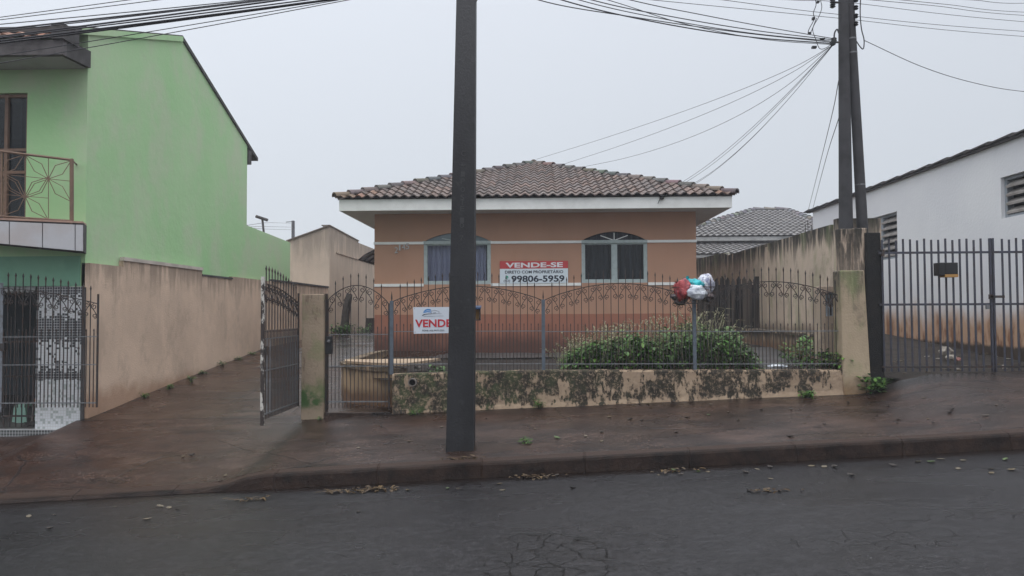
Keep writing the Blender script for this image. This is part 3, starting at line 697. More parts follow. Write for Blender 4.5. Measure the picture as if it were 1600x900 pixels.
a = at(1354, 363, 10.2); b = at(1377, 363, 10.2); c_ = at(1356, 585, 10.2); d_ = at(1384, 590, 10.2)
mb = MB(); mb.prism([(c_.x, 10.22, c_.z-.15), (d_.x, 10.22, d_.z-.15), (b.x, 10.22, b.z), (a.x, 10.22, a.z)], (0, .35, 0))
o = mb.build('black_pillar', M['tarblack'], bevel=.01); prop(o, 'tall pitch-black stained pillar between the beige pillar and the grey bar gate', 'pillar')
t = thing('meter_cabinet', (*(at(1302, 580, 10.45).xy), .6), 'masonry meter cabinet with pale blue door in front of the stained wall', 'meter cabinet')
for q in ((1284, 450, 1290, 585), (1306, 450, 1318, 585)): MB().box(*pbox(*q, 10.40, .25)).build('masonry', M['column'], t, bevel=.01)
MB().box(*pbox(1284, 447, 1319, 457, 10.385, .28)).build('top_slab', M['column'], t, bevel=.01)
MB().box(*pbox(1290, 494, 1306, 585, 10.42, .2)).build('masonry', M['column'], t)
dr = MB().box(*pbox(1290, 458, 1306, 494, 10.47, .02)).build('door', dirty('meter_door', (.40, .47, .54), (.20, .23, .27), .3, .6, 10), t)
MB().box(*pbox(1297, 460, 1299, 493, 10.465, .01)).build('door_frame', M['iron'], dr)
MB().box(*pbox(1293, 466, 1303, 476, 10.462, .008)).build('meter_glass', M['ironlight'], dr)

def round_pole(b, t, r0_, r1_, label):
    mb = MB(); b = Vector(b); t = Vector(t); n_ = 12
    mb.tube([b+(t-b)*i/n_ for i in range(n_+1)], [r0_+(r1_-r0_)*i/n_ for i in range(n_+1)], 20)
    return mb
pa = at(1322, 480, 10.58); pb = at(1317.5, 0, 10.58); d_ = (pb-pa)*1.35
tpole = thing('utility_pole', (pa.x, 10.58, .5), 'straight round concrete utility pole, left of the twin pair at the beige pillar', 'utility pole', 'utility poles along the street')
round_pole((pa.x, 10.58, .5), pa+d_, .110, .055, '').build('shaft', M['pole2'], tpole, smooth=True)
pa2 = at(1354.5, 480, 10.60); pb2 = at(1327.5, 0, 10.60); d2 = (pb2-pa2)*1.3
spole = thing('utility_pole', (pa2.x, 10.62, .5), 'slanting round concrete utility pole leaning onto its straight twin', 'utility pole', 'utility poles along the street')
round_pole(pa2+(pa2-pb2)*.3, pa2+d2, .084, .052, '').build('shaft', M['pole2'], spole, smooth=True)
for y in (62, 84, 290): # clamps on the slanting pole
    q = at(1327.5+y*.0563, y, 10.60); MB().tube([q, q+Vector((0, 0, .02))], .062+y*.00003, 16).build('clamp', M['ironlight'], spole)
# rack with insulators
for y in (0, 12, 25, 37):
    q = at(1335, y, 10.55); MB().lathe(q+Vector((.02, 0, -.03)), [(.02, 0), (.035, .015), (.022, .03), (.035, .045), (.02, .06)], 10).build('insulator', M['plasticblack'], spole)
for y, x in ((2, 1301), (9, 1301), (62, 1303), (68, 1301)):
    q = at(x, y, 10.5); MB().lathe(q+Vector((0, 0, -.03)), [(.02, 0), (.04, .015), (.025, .03), (.04, .045), (.02, .06)], 10).build('insulator', M['plasticblack'], tpole)
for y in (4, 66): MB().tube([at(1312, y, 10.5), at(1300, y, 10.5)], .013, 6).build('bracket', M['iron'], tpole)

# the near rectangular pole
t = thing('utility_pole', (-.81, 8.16, .1), 'near square tapered dark concrete utility pole standing at the kerb', 'utility pole', 'utility poles along the street')
Yp = 8.06
L0, R0_ = at(696.5, 706, Yp), at(740, 706, Yp); L1, R1 = at(713, 0, Yp), at(743, 0, Yp)
zb = walk_z(-.8, 8.1)-.15
def ex(A, B, z): return A+(B-A)*((z-A.z)/(B.z-A.z))
zt = 8.6
rows = []
for z in (zb, 1.5, 3, 4.5, 6, 7.3, zt):
    A, B = ex(L0, L1, z), ex(R0_, R1, z); d_ = (B.x-A.x)*.8
    if B.x-A.x < .13: cx_ = (A.x+B.x)/2; A.x, B.x = cx_-.065, cx_+.065
    rows.append([(A.x, Yp, z), (B.x, Yp, z), (B.x, Yp+d_, z), (A.x, Yp+d_, z)])
mb = MB()
for a, b in zip(rows, rows[1:]):
    for k in range(4): mb.add([a[k], a[(k+1) % 4], b[(k+1) % 4], b[k]], [(0, 1, 2, 3)])
mb.poly(rows[-1]); mb.poly(rows[0][::-1])
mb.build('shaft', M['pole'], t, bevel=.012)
mb = MB(); zc = at(722, 236, Yp).z
marks = [(240, 'C'), (258, '-'), (272, 'I'), (283, 'P'), (296, 'O'), (308, 'S'), (316, 'T'), (326, 'E'), (344, '1'), (352, '0'), (372, '7')]
for y, s in marks:
    x = 724-(y-240)*.022
    text_fit(mb, s, at(x-3.2, y+(1 if s == '-' else 4), Yp-.001), at(x+3.2, y+(1 if s == '-' else 4), Yp-.001), at(x-3.2, y-(1 if s == '-' else 4), Yp-.001), (0, -1, 0), 0, .003)
mb.build('cast_lettering', dirty('cast_letters', (.055, .055, .057), None, .7), t)
m2 = MB(); q = at(744, 3, 8.1); m2.tube([q+Vector((-.04, 0, .06)), q, q+Vector((.03, 0, .05)), q+Vector((.0, 0, .12))], .014, 6); m2.build('cable_hook', M['iron'], t)

# right lot gate of plain bars
t = thing('bar_gate', (at(1378, 577, FY+.1).x, FY+.1, .75), 'tall slate-grey gate of plain vertical bars in front of the white building', 'gate')
GY = FY+.1; xg = at(1380, 480, GY).x; i = 0; X = xg; ztp = at(1480, 374, GY).z; zbt = at(1480, 578, GY).z-.02
xd = at(1551, 480, GY).x
while X < 9.2:
    if abs(X-xd) < .055: X += .0925; continue
    mb = MB().tube([(X, GY, zbt), (X, GY, ztp+.012*math.sin(i*2.3))], .0135, 6); mb.build('bar', M['gateiron'], t); X += .0925; i += 1
for y in (394.5, 475.5): z = at(1480, y, GY).z; MB().box(xg-.05, GY-.015, z-.014, 9.2, GY+.015, z+.014).build('rail', M['gateiron'], t)
z = zbt+.06; MB().box(xg-.03, GY-.012, z-.012, 9.2, GY+.012, z+.012).build('rail', M['iron'], t)
for dx in (-.019, .019): MB().box(xd+dx-.010, GY-.018, zbt-.02, xd+dx+.010, GY+.018, ztp+.01).build('meeting_stile', M['gateiron'], t)
mb = MB().box(*pbox(1546, 461.5, 1570, 465.5, GY-.045, .02)); mb.box(*pbox(1548, 460, 1552, 467, GY-.045, .05)); mb.build('bolt', M['iron'], t)
mb = MB().box(*pbox(1541, 476, 1546, 483, GY-.03, .02)); mb.build('padlock', M['ironlight'], t)
mb = MB().box(*pbox(1378, 390, 1382, 400, GY-.02, .04)); mb.build('hinge', M['iron'], t)
t = thing('letter_box', tuple(at(1482, 434, GY-.1)), 'black letter box with ochre base hanging on the grey bar gate', 'letter box')
a = pbox(1468, 410, 1497, 434, GY-.18, .15); MB().box(a[0], a[1], a[2]+.03, a[3], a[4], a[5]).build('box', M['plasticblack'], t, bevel=.008)
MB().box(a[0]+.07, a[1]-.006, a[2]+.008, a[3]-.003, a[4]-.02, a[2]+.045).build('bottom_flap', M['yellowbox'], t)
MB().box(a[0]+.08, a[1]-.008, a[2]+.06, a[3]-.03, a[1]+.0, a[5]-.03).build('front_panel', M['plasticblack'], t)

# letter box on the near fence, half behind the near pole
t = thing('letter_box', tuple(at(742, 501, FY-.1)), 'small letter box with navy lid on the fence right behind the near pole', 'letter box')
a = pbox(722, 479, 750, 501, FY-.16, .13)
for (x0_, x1_) in ((a[0], a[0]+.012), (a[3]-.012, a[3])): MB().box(x0_, a[1], a[2], x1_, a[4], a[5]-.03).build('side', M['iron'], t)
MB().box(a[0], a[1], a[2], a[3], a[4], a[2]+.015).build('bottom', M['iron'], t)
MB().box(a[0]+.012, a[4]-.01, a[2]+.015, a[3]-.012, a[4], a[5]-.03).build('back', M['yellowbox'], t)
MB().hexa([(a[0]-.01, a[1]-.02, a[5]-.035), (a[3]+.01, a[1]-.02, a[5]-.035), (a[3]+.01, a[4], a[5]-.01), (a[0]-.01, a[4], a[5]-.01)], [(a[0]-.01, a[1]-.02, a[5]-.01), (a[3]+.01, a[1]-.02, a[5]-.01), (a[3]+.01, a[4], a[5]+.015), (a[0]-.01, a[4], a[5]+.015)]).build('lid', M['bluebox'], t)

# sign board on the fence
SY = FY-.035
t = thing('sale_sign', tuple(at(690, 521, SY)), 'white board reading VENDE in red with a blue house logo, wired to the fence', 'sign')
a = at(645.5, 480, SY); b = at(730, 479.5, SY); c_ = at(646.5, 521.5, SY); d_ = at(730, 520, SY)
MB().prism([c_, d_, b, a], (0, .006, 0)).build('board', M['signwhite'], t)
def sp(x, y, o=.0015): return at(x, y, SY-o)
mb = MB(); text_fit(mb, 'VENDE', sp(648.5, 511.5), sp(705.5, 511), sp(648.5, 499.3), (0, -1, 0), .028, .002); mb.build('lettering', M['redink'], t)
mb = MB(); text_fit(mb, 'FONE: (43) 9977-2323', sp(660, 518.6), sp(694, 518.3), sp(660, 515.2), (0, -1, 0), 0, .002); mb.build('phone_line', M['ink'], t)
mb = MB()
mb.poly([sp(661, 487.5), sp(664, 484), sp(668, 482.5), sp(672.5, 483), sp(674, 485.5), sp(668, 485.0)])
mb.poly([sp(660.5, 489.5), sp(663, 487), sp(668, 486), sp(673.5, 486.8), sp(674, 488.5), sp(668, 487.6)])
mb.build('logo_roof', M['blueink'], t)
mb = MB()
mb.tube([sp(660, 493), sp(663, 491.2), sp(670, 490.2), sp(678, 490), sp(690, 490)], [.006, .005, .004, .002, .001], 4)
mb.tube([sp(674, 490), sp(674, 486), sp(679, 484.6), sp(686, 486.5), sp(686, 490)], .002, 4)
mb.tube([sp(662, 494.4), sp(678, 494), sp(693, 493.6)], .0014, 4)
mb.tube([sp(677, 488.6), sp(681, 488.6)], .003, 4)
mb.build('logo_outline', M['ink'], t)
for x, y in ((648, 482.5), (648.5, 519)):
    m2 = MB(); m2.tube([sp(x, y, .002), sp(x, y, -.04)], .005, 6); m2.build('fixing_wire', M['iron'], t)

# ------------------------------------------------------------------ the house
HX0, HX1 = at(585, 450, 16.4).x, at(1088.5, 450, 16.4).x; HY0, HY1 = 16.4, 28.0
ZS = at(800, 333, 16.4).z               # soffit height
t = thing('bungalow', ((HX0+HX1)/2, HY0, .62), 'terracotta-painted single storey house with hipped clay tile roof and two windows', 'house')
house = t
wins = [(662, 767, 378, 444), (908.5, 1012, 376.5, 441.5)]
WN = []
for a, b, c_, d_ in wins:
    p, q = at(a, c_, HY0), at(b, d_, HY0); WN.append((p.x, q.x, q.z, p.z))
zb = .45; TH = .16
mb = MB(); mb2 = None
def arc_pts(x0, x1, z, h, n=14): return [(x0+(x1-x0)*i/n, z+h*math.sin(math.pi*i/n)**.8) for i in range(n+1)]
AH = .20
xs = [HX0, WN[0][0], WN[0][1], WN[1][0], WN[1][1], HX1]
def fr(pts): mb.prism([(x, HY0, z) for x, z in pts], (0, TH, 0))
def panel(pts):                         # front wall panel with thickness
    mb.prism([(x, HY0, z) for x, z in pts], (0, TH, 0))
for k in (0, 2, 4): panel([(xs[k], zb), (xs[k+1], zb), (xs[k+1], ZS), (xs[k], ZS)])
for (x0, x1, z0, z1) in WN:
    panel([(x0, zb), (x1, zb), (x1, z0), (x0, z0)])
    ap = arc_pts(x0, x1, z1, AH)
    for (p, q) in zip(ap, ap[1:]): panel([p, q, (q[0], ZS), (p[0], ZS)])
mb.build('front_wall', M['house'], t)
mb = MB(); mb.box(HX0, HY0+TH+.001, zb, HX0+TH, HY1, ZS); mb.box(HX1-TH, HY0+TH+.001, zb, HX1, HY1, ZS); mb.box(HX0+TH, HY1-TH, zb, HX1-TH, HY1, ZS); mb.build('wall', M['house'], t)
# white bands
zb1 = (at(600, 378.2, HY0).z, at(600, 382.2, HY0).z); zb2 = (at(600, 443.6, HY0).z, at(600, 448, HY0).z)
for (zh, zl) in (zb1, zb2):
    for k in (0, 2, 4): MB().box(xs[k]-(.015 if k == 0 else 0), HY0-.018, zl, xs[k+1]+(.015 if k == 4 else 0), HY0-.002, zh).build('band', M['white'], t)
# windows
for wi, (x0, x1, z0, z1) in enumerate(WN):
    f_ = MB(); w_ = .05; y0, y1 = HY0+.015, HY0+.075
    f_.box(x0, y0, z0, x0+w_, y1, z1); f_.box(x1-w_, y0, z0, x1, y1, z1); f_.box(x0+w_, y0, z0, x1-w_, y1, z0+w_); f_.box(x0-.02, y0-.03, z1-w_, x1+.02, y1, z1+.015)
    cx_ = (x0+x1)/2
    f_.box(cx_-.035, y0-.004, z0+w_, cx_+.035, y1, z1-w_)
    win = f_.build('window', M['winframe'], t)
    for (a, b) in ((x0+w_, cx_-.035), (cx_+.035, x1-w_)):
        s_ = MB(); q = .028
        s_.box(a, y0+.01, z0+w_, a+q, y1-.01, z1-w_); s_.box(b-q, y0+.01, z0+w_, b, y1-.01, z1-w_); s_.box(a+q, y0+.01, z0+w_, b-q, y1-.01, z0+w_+q); s_.box(a+q, y0+.01, z1-w_-q, b-q, y1-.01, z1-w_)
        s_.build('sash', M['winframe'], win); MB().box(a+q, y0+.03, z0+w_+q, b-q, y0+.035, z1-w_-q).build('pane', M['glass'], win)
    # curtain with folds
    cm = MB(); n_ = 90; off = .05 if wi == 0 else .10
    xr = x1-w_-(.06 if wi == 0 else 0)
    for i in range(n_):
        u_, v_ = x0+w_+(xr-x0-w_)*i/n_, x0+w_+(xr-x0-w_)*(i+1)/n_
        g_ = lambda s: HY0+TH+off-.04+.022*math.sin(s*38)+.010*math.sin(s*91+1)
        cm.add([(u_, g_(u_), z0+.02), (v_, g_(v_), z0+.02), (v_, g_(v_), z1-.02), (u_, g_(u_), z1-.02)], [(0, 1, 2, 3)])
    cm.build('curtain', M['curtain' if wi == 0 else 'curtaindark'], win, smooth=True)
    # fanlight
    ap = arc_pts(x0, x1, z1+.015, AH-.02)
    MB().prism([(p[0], HY0+.05, p[1]) for p in ap], (0, .01, 0)).build('fanlight', M['tealglass' if wi == 0 else 'curtaindark'], win)
    fb = MB(); c0 = Vector((cx_, HY0+.035, z1+.01))
    for an in ((35, 90, 145) if wi == 1 else (20, 160)):
        L_ = .185 if an == 90 else .36
        fb.tube([c0, c0+Vector((math.cos(R(an))*L_, 0, math.sin(R(an))*L_*(.52 if an != 90 else .9)))], .013, 4)
    fb.build('fan_bars', M['white' if wi == 1 else 'winframe'], win)
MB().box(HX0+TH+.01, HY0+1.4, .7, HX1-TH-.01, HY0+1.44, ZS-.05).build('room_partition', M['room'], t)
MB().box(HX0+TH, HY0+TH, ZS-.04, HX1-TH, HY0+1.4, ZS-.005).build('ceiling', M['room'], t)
# house number climbing diagonally
mb = MB(); digs = [('2', 619, 391), ('1', 624.5, 387), ('4', 630.5, 386), ('5', 636.5, 385)]
for s, x, y in digs:
    text_fit(mb, s, at(x-(1.2 if s == '1' else 2.7), y+4.6, HY0-.012), at(x+(1.2 if s == '1' else 2.7), y+4.2, HY0-.012), at(x-(1.0 if s == '1' else 2.3), y-4.6, HY0-.012), (0, -1, 0), .0, .012)
mb.build('house_number', M['metalnum'], t)
# eaves
EO = .62
ex0, ex1, ey0, ey1 = HX0-EO, HX1+EO, HY0-EO, HY1+EO
zf0, zf1 = ZS-.002, at(530, 312, ey0).z
mb = MB(); mb.poly([(ex0+.03, ey0+.03, ZS), (ex1-.03, ey0+.03, ZS), (ex1-.03, ey1, ZS), (ex0+.03, ey1, ZS)][::-1]); mb.poly([(ex0+.03, ey0+.03, ZS+.03), (ex1-.03, ey0+.03, ZS+.03), (ex1-.03, ey1, ZS+.03), (ex0+.03, ey1, ZS+.03)]); mb.build('soffit', M['soffit'], t)
for q in ((ex0, ey0, ex1, ey0+.03), (ex0, ey0+.03, ex0+.03, ey1), (ex1-.03, ey0+.03, ex1, ey1)): MB().box(q[0], q[1], zf0, q[2], q[3], zf1).build('fascia', M['white'], t)
# tiled roof
def tile_face(mb, O, U, V, L, lo, hi, tw=.195, tc=.335, pal=None, amp=.030, lift=.030, clampd=True):
    U = Vector(U).normalized(); V = Vector(V).normalized(); Nn = U.cross(V).normalized()
    if Nn.z < 0: Nn = -Nn
    O = Vector(O); k = 0; nc = math.ceil(L/tc)
    for j in range(nc):
        v0 = j*tc; v1 = min(L, v0+tc+.02)
        a, b = lo(v0), hi(v0)
        i0 = math.floor(a/tw); i1 = math.ceil(b/tw)
        for i in range(i0, i1):
            col = random.choice(pal); k_ = random.uniform(.82, 1.15); col = tuple(c*k_ for c in col)
            if pal is CLAY:                      # newer, redder tiles along the hips' ends
                e_ = min(i*tw-a, b-i*tw)
                if j <= 1 and e_ < .45 and random.random() < .6: col = (.24*random.uniform(.8, 1.1), .14, .10)
            m_ = 6; row0 = []; row1 = []; row2 = []; dv = random.uniform(-.012, .012); dh = random.uniform(-.004, .006)
            for q in range(m_+1):
                u_ = (i+q/m_)*tw; h_ = amp*(1+math.cos(2*math.pi*(q/m_-.5)))*.9
                ua = min(max(u_, a), b); ub = min(max(u_, lo(v1)), hi(v1))
                row2.append(O+U*ua+V*(v0+dv)+Nn*(h_+lift-.022)); row0.append(O+U*ua+V*(v0+dv)+Nn*(h_+lift+dh)); row1.append(O+U*ub+V*v1+Nn*h_)
            if (row0[0]-row0[-1]).length < .01: continue
            n0 = len(mb.v); mb.v += row2+row0+row1
            for r_ in range(2):
                for q in range(m_):
                    mb.f.append((n0+r_*(m_+1)+q, n0+r_*(m_+1)+q+1, n0+(r_+1)*(m_+1)+q+1, n0+(r_+1)*(m_+1)+q)); mb.c.append(col)
CLAY = [(.18, .132, .114), (.168, .128, .114), (.155, .122, .111), (.19, .134, .113), (.152, .124, .115), (.163, .129, .115), (.158, .130, .120), (.175, .134, .118)]
GREY = [(.19, .18, .18), (.17, .165, .165), (.21, .20, .195), (.18, .17, .165)]
OV = .07; rx0, rx1, ry0, ry1 = ex0-OV, ex1+OV, ey0-OV, ey1+OV
Wd = rx1-rx0; half = Wd/2; ZR0 = zf1+.01
apex = at(829, 256, ry0+half); rise = apex.z-ZR0; sl_ = math.hypot(half, rise)
mb = MB()
Vf = Vector((0, half, rise)); tile_face(mb, (rx0, ry0, ZR0), (1, 0, 0), Vf, sl_, lambda v: v/sl_*half, lambda v: Wd-v/sl_*half, pal=CLAY)
D = ry1-ry0
tile_face(mb, (rx0, ry1, ZR0), (0, -1, 0), (half, 0, rise), sl_, lambda v: v/sl_*half, lambda v: D-v/sl_*half, pal=CLAY)
tile_face(mb, (rx1, ry0, ZR0), (0, 1, 0), (-half, 0, rise), sl_, lambda v: v/sl_*half, lambda v: D-v/sl_*half, pal=CLAY)
tile_face(mb, (rx1, ry1, ZR0), (-1, 0, 0), (0, -half, rise), sl_, lambda v: v/sl_*half, lambda v: Wd-v/sl_*half, pal=CLAY)
roof = mb.build('tile_roof', M['tile'], t)
mb = MB(); z_ = ZR0-.01; ap1 = (rx0+half, ry0+half, apex.z-.03); ap2 = (rx0+half, ry1-half, apex.z-.03); e_ = .05
A_ = [(rx0+e_, ry0+e_, z_), (rx1-e_, ry0+e_, z_), (rx1-e_, ry1-e_, z_), (rx0+e_, ry1-e_, z_)]
mb.add(A_+[ap1, ap2], [(0, 1, 4), (1, 2, 5, 4), (2, 3, 5), (3, 0, 4, 5), (3, 2, 1, 0)]); mb.build('roof_deck', M['fibre'], t)
def ridge(mb, a, b, pal, r=.085, L=.36):
    a = Vector(a); b = Vector(b); d = (b-a); n_ = max(1, round(d.length/L)); d = d/n_; t_ = d.normalized(); s_ = Vector((0, 0, 1)).cross(t_).normalized(); u_ = t_.cross(s_)
    for i in range(n_):
        col = tuple(c*random.uniform(.8, 1.15) for c in random.choice(pal)); n0 = len(mb.v); j_ = random.uniform(-.006, .006)
        for k, (q, rr, lf) in enumerate(((-.03, r*1.15-.02, .012), (-.03, r*1.15, .02), (1.06, r*.86, 0))):
            for m_ in range(9):
                an = math.pi*m_/8; mb.v.append(a+d*(i+q)+s_*(math.cos(an)*rr)+u_*(math.sin(an)*rr+lf+j_))
        for k in range(2):
            for m_ in range(8): mb.f.append((n0+k*9+m_, n0+k*9+m_+1, n0+(k+1)*9+m_+1, n0+(k+1)*9+m_)); mb.c.append(col)
RG = [(.13, .12, .115), (.10, .095, .09), (.17, .13, .115)]
for (a, b) in (((rx0, ry0, ZR0+.03), (rx0+half, ry0+half, apex.z)), ((rx1, ry0, ZR0+.03), (rx0+half, ry0+half, apex.z)), ((rx0+half, ry0+half, apex.z), (rx0+half, ry1-half, apex.z)), ((rx0, ry1, ZR0+.03), (rx0+half, ry1-half, apex.z)), ((rx1, ry1, ZR0+.03), (rx0+half, ry1-half, apex.z))):
    mb = MB(); ridge(mb, a, b, RG); mb.build('ridge_tiles', M['tile'], roof)
# awning on the left flank
mb = MB(); zc = at(576, 407, 19.5).z; n_ = 8; ar = []
for j in range(2):
    Y = 19.0+2.2*j
    for i in range(n_+1):
        q = i/n_; ar.append((HX0-.95*q, Y, zc+.36*math.cos(q*math.pi/2)**.8))
for i in range(n_): mb.add([ar[i], ar[i+1], ar[n_+2+i], ar[n_+1+i]], [(0, 1, 2, 3)])
aw = mb.build('awning', M['poly'], house)
for Y in (19.0, 19.55, 20.1, 20.65, 21.2):
    MB().tube([(HX0-.95*i/n_, Y, zc-.012+.36*math.cos(i/n_*math.pi/2)**.8) for i in range(n_+1)], .018, 5).build('awning_rib', M['iron'], aw)
MB().tube([(HX0-.95, 19, zc-.01), (HX0-.95, 21.2, zc-.01)], .02, 5).build('awning_rib', M['iron'], aw)
# service inlet on the fascia
mb = MB(); q = at(1034, 308, ey0-.03); mb.lathe(q, [(.03, -.05), (.05, -.02), (.03, .0), (.05, .03), (.03, .05)], 10)
mb.tube([at(1034, 308, ey0-.03), at(1030, 313, ey0-.04), at(1028, 318, ey0-.02)], .007, 5); mb.tube([at(1034, 308, ey0-.03), at(1042, 305, ey0-.04), at(1052, 304, ey0-.04)], .016, 6); mb.build('service_inlet', M['plasticblack'], t)

# banner on the front wall
BY = HY0-.03
t = thing('sale_banner', tuple(at(835, 444, BY)), 'red and white VENDE-SE banner with a phone number on the house wall', 'banner')
def bp(x, y, o=0): return at(x, y, BY-o)
MB().prism([bp(781, 420), bp(887.5, 419), bp(887.5, 407.5), bp(781, 408)], (0, .006, 0)).build('heading_strip', M['bannerred'], t)
MB().prism([bp(781, 443.2), bp(887.5, 442), bp(887.5, 419.2), bp(781, 420.2)], (0, .006, 0)).build('sheet', M['bannerwhite'], t)
mb = MB(); text_fit(mb, 'VENDE-SE', bp(790, 418.4, .002), bp(879.5, 417.4, .002), bp(790, 410.6, .002), (0, -1, 0), .03, .002); mb.build('heading', M['lightletter'], t)
mb = MB(); text_fit(mb, 'DIRETO COM PROPRIETÁRIO', bp(789, 427.6, .002), bp(880, 426.8, .002), bp(789, 421.8, .002), (0, -1, 0), .02, .002)
text_fit(mb, '99806-5959', bp(799, 441.0, .002), bp(882, 440.2, .002), bp(799, 430.6, .002), (0, -1, 0), .028, .002)
text_fit(mb, '(43)', bp(787, 441.6, .002), bp(797, 441.4, .002), bp(787, 437.0, .002), (0, -1, 0), .01, .002); mb.build('lettering', M['ink'], t)
mb = MB(); c0 = bp(792, 433.2, .003); mb.tube([c0, c0-Vector((0, .002, 0))], .034, 16); mb.poly([c0+Vector((-.034, -.001, -.02)), c0+Vector((-.01, -.001, -.03)), c0+Vector((-.036, -.001, -.045))]); ic = mb.build('phone_icon', M['greenink'], t)
mb = MB(); mb.tube([c0+Vector((-.012, -.004, .016)), c0+Vector((-.01, -.004, -.002)), c0+Vector((.004, -.004, -.014)), c0+Vector((.016, -.004, -.014))], .005, 5); mb.build('handset', M['lightletter'], ic)

# ------------------------------------------------------------------ left: the green house
GX = at(133, 410, 10.2).x
t = thing('green_house', (GX-3, 10.2, -.1), 'two-storey pale green house with a tall blank gable wall', 'house')
P0 = atX(135, 96, GX); PR = atX(283, 57, GX); PE = atX(400, 246, GX); PB = atX(385.5, 250, GX); L0_ = atX(385.5, 352, GX); L1_ = atX(453.5, 379, GX)
PF = atX(88, 40, GX)
TW = .2; XL = -13.0
def roofz(Y):
    if Y < PR.y: return PF.z+(PR.z-PF.z)*(Y-PF.y)/(PR.y-PF.y)
    return PR.z+(PE.z-PR.z)*(Y-PR.y)/(PE.y-PR.y)
side = [(10.2, -.3), (L1_.y, .3), (L1_.y, L1_.z), (L0_.y, L0_.z), (L0_.y, roofz(L0_.y)-.03), (PR.y, PR.z-.03), (10.2, roofz(10.2)-.03)]
MB().prism([(GX, y, z) for y, z in side], (-TW, 0, 0)).build('side_wall', M['green'], t)
mb = MB()
FXW = GX-TW
Fy = 10.2
zg = at(60, 447, Fy).z; dx1 = at(42, 200, Fy).x; dz1 = at(20, 145, Fy).z; dz0 = at(20, 342, Fy).z; zsl = at(60, 385, Fy).z
zea = 4.93
colx = at(58, 550, Fy).x
mb.box(dx1, Fy+.001, dz0-.12, FXW, Fy+TW, roofz(Fy)-.08); mb.box(XL, Fy+.001, dz1, dx1, Fy+TW, roofz(Fy)-.08)
mb.box(XL, Fy+.001, zg+.02, FXW, Fy+TW, dz0-.12); mb.build('front_wall', M['green'], t)
MB().box(at(128, 600, Fy).x, Fy-.03, -.1, GX+.02, Fy, zg-.02).build('corner_pier', M['fibre'], t)
# roof slabs
xo = GX+.12
mb = MB(); TR = .07
for (a, b) in (((PF.y+.42, roofz(PF.y+.42)), (PR.y, PR.z)), ((PR.y, PR.z), (PE.y+.05, roofz(PE.y)-.02))):
    mb.prism([(GX+.03, a[0], a[1]-.05), (GX+.03, b[0], b[1]-.05), (GX+.03, b[0], b[1]+.02), (GX+.03, a[0], a[1]+.02)], (XL-GX, 0, 0))
mb.build('roof', M['fibre'], t)
mb = MB(); mb.prism([(GX+.04, PF.y+.5, roofz(PF.y+.5)-.09), (GX+.04, PR.y, PR.z-.09), (GX+.04, PR.y, PR.z-.0), (GX+.04, PF.y+.5, roofz(PF.y+.5)-.0)], (-.1, 0, 0)); mb.build('verge_trim', M['green'], t)
MB().box(GX-.3, L0_.y+.01, atX(388, 256, GX).z, GX+.03, L0_.y+.17, roofz(PE.y)+.06).build('rear_eave', M['fibre'], t)
a, b = at(88, 85, 9.6), at(88, 62, 9.6)
MB().box(XL, 9.6, a.z, GX+.03, 9.68, b.z).build('fascia', dirty('weathered_fascia', (.12, .11, .11), (.04, .035, .035), .8, .7, 5), t)
MB().prism([(GX+.03, 9.68, a.z), (GX+.03, 10.22, a.z+.02), (GX+.03, 10.22, b.z+.06), (GX+.03, 9.68, b.z+.03)], (-.06, 0, 0)).build('fascia', M['fibre'], t)
MB().box(XL, 9.68, a.z+.005, GX-.03, 10.2, a.z+.03).build('soffit', dirty('eave_soffit', (.42, .44, .44), None, .8, .3), t)
MB().box(GX-.10, 9.55, b.z+.0, GX+.06, 9.9, at(80, 38, 9.6).z).build('eave_cap', M['fibre'], t)
mb = MB(); tile_face(mb, (XL, 9.54, b.z+.012), (1, 0, 0), (0, 1, .42), .62, lambda v: 0, lambda v: GX-.14-XL, pal=[(.42, .18, .10), (.40, .24, .18), (.24, .13, .09), (.5, .38, .32)], tw=.2, amp=.022, lift=.02); mb.build('eave_tiles', M['tile'], t)
# balcony slab faced with grey slabs, railing
sl0, sl1 = at(-90, 340, 9.55), at(-90, 373, 9.55); sr0, sr1 = at(131, 349, 9.92), at(131, 394, 9.92)
bal = MB().hexa([(sl1.x, sl1.y, sl1.z), (sr1.x, sr1.y, sr1.z), (GX+.01, 10.21, sr1.z), (sl1.x, 10.21, sl1.z)], [(sl0.x, sl0.y, sl0.z), (sr0.x, sr0.y, sr0.z), (GX+.01, 10.21, sr0.z), (sl0.x, 10.21, sl0.z)]).build('balcony_slab', M['fibre'], t)
def sb(u_, v_): A = sl0+(sr0-sl0)*u_; B = sl1+(sr1-sl1)*u_; return A+(B-A)*v_
us = [0] + [(x+90)/221 for x in (-42, 14, 66, 118)] + [1]
for a, b in zip(us, us[1:]):
    q = [sb(a+.004, .97)+Vector((0, -.015, 0)), sb(b-.004, .97)+Vector((0, -.015, 0)), sb(b-.004, .06)+Vector((0, -.015, 0)), sb(a+.004, .06)+Vector((0, -.015, 0))]
    MB().prism(q, (0, .013, 0)).build('facing_slab', M['tilegrey'], bal)
MB().hexa([sl0+Vector((0, -.02, 0)), sr0+Vector((0, -.02, 0)), (GX+.012, 10.2, sr0.z), (sl0.x, 10.2, sl0.z)], [sl0+Vector((0, -.02, .025)), sr0+Vector((0, -.02, .025)), (GX+.012, 10.2, sr0.z+.025), (sl0.x, 10.2, sl0.z+.025)]).build('coping', dirty('pinkish_coping', (.42, .27, .21), None, .7), bal)
rail = MB(); a0_, a1_ = at(-60, 229, 9.6), at(112, 250, 9.9); b0_, b1_ = at(-60, 334, 9.6), at(112, 345, 9.9)
def rp(u_, v_): A = a0_+(a1_-a0_)*u_; B = b0_+(b1_-b0_)*u_; return A+(B-A)*v_
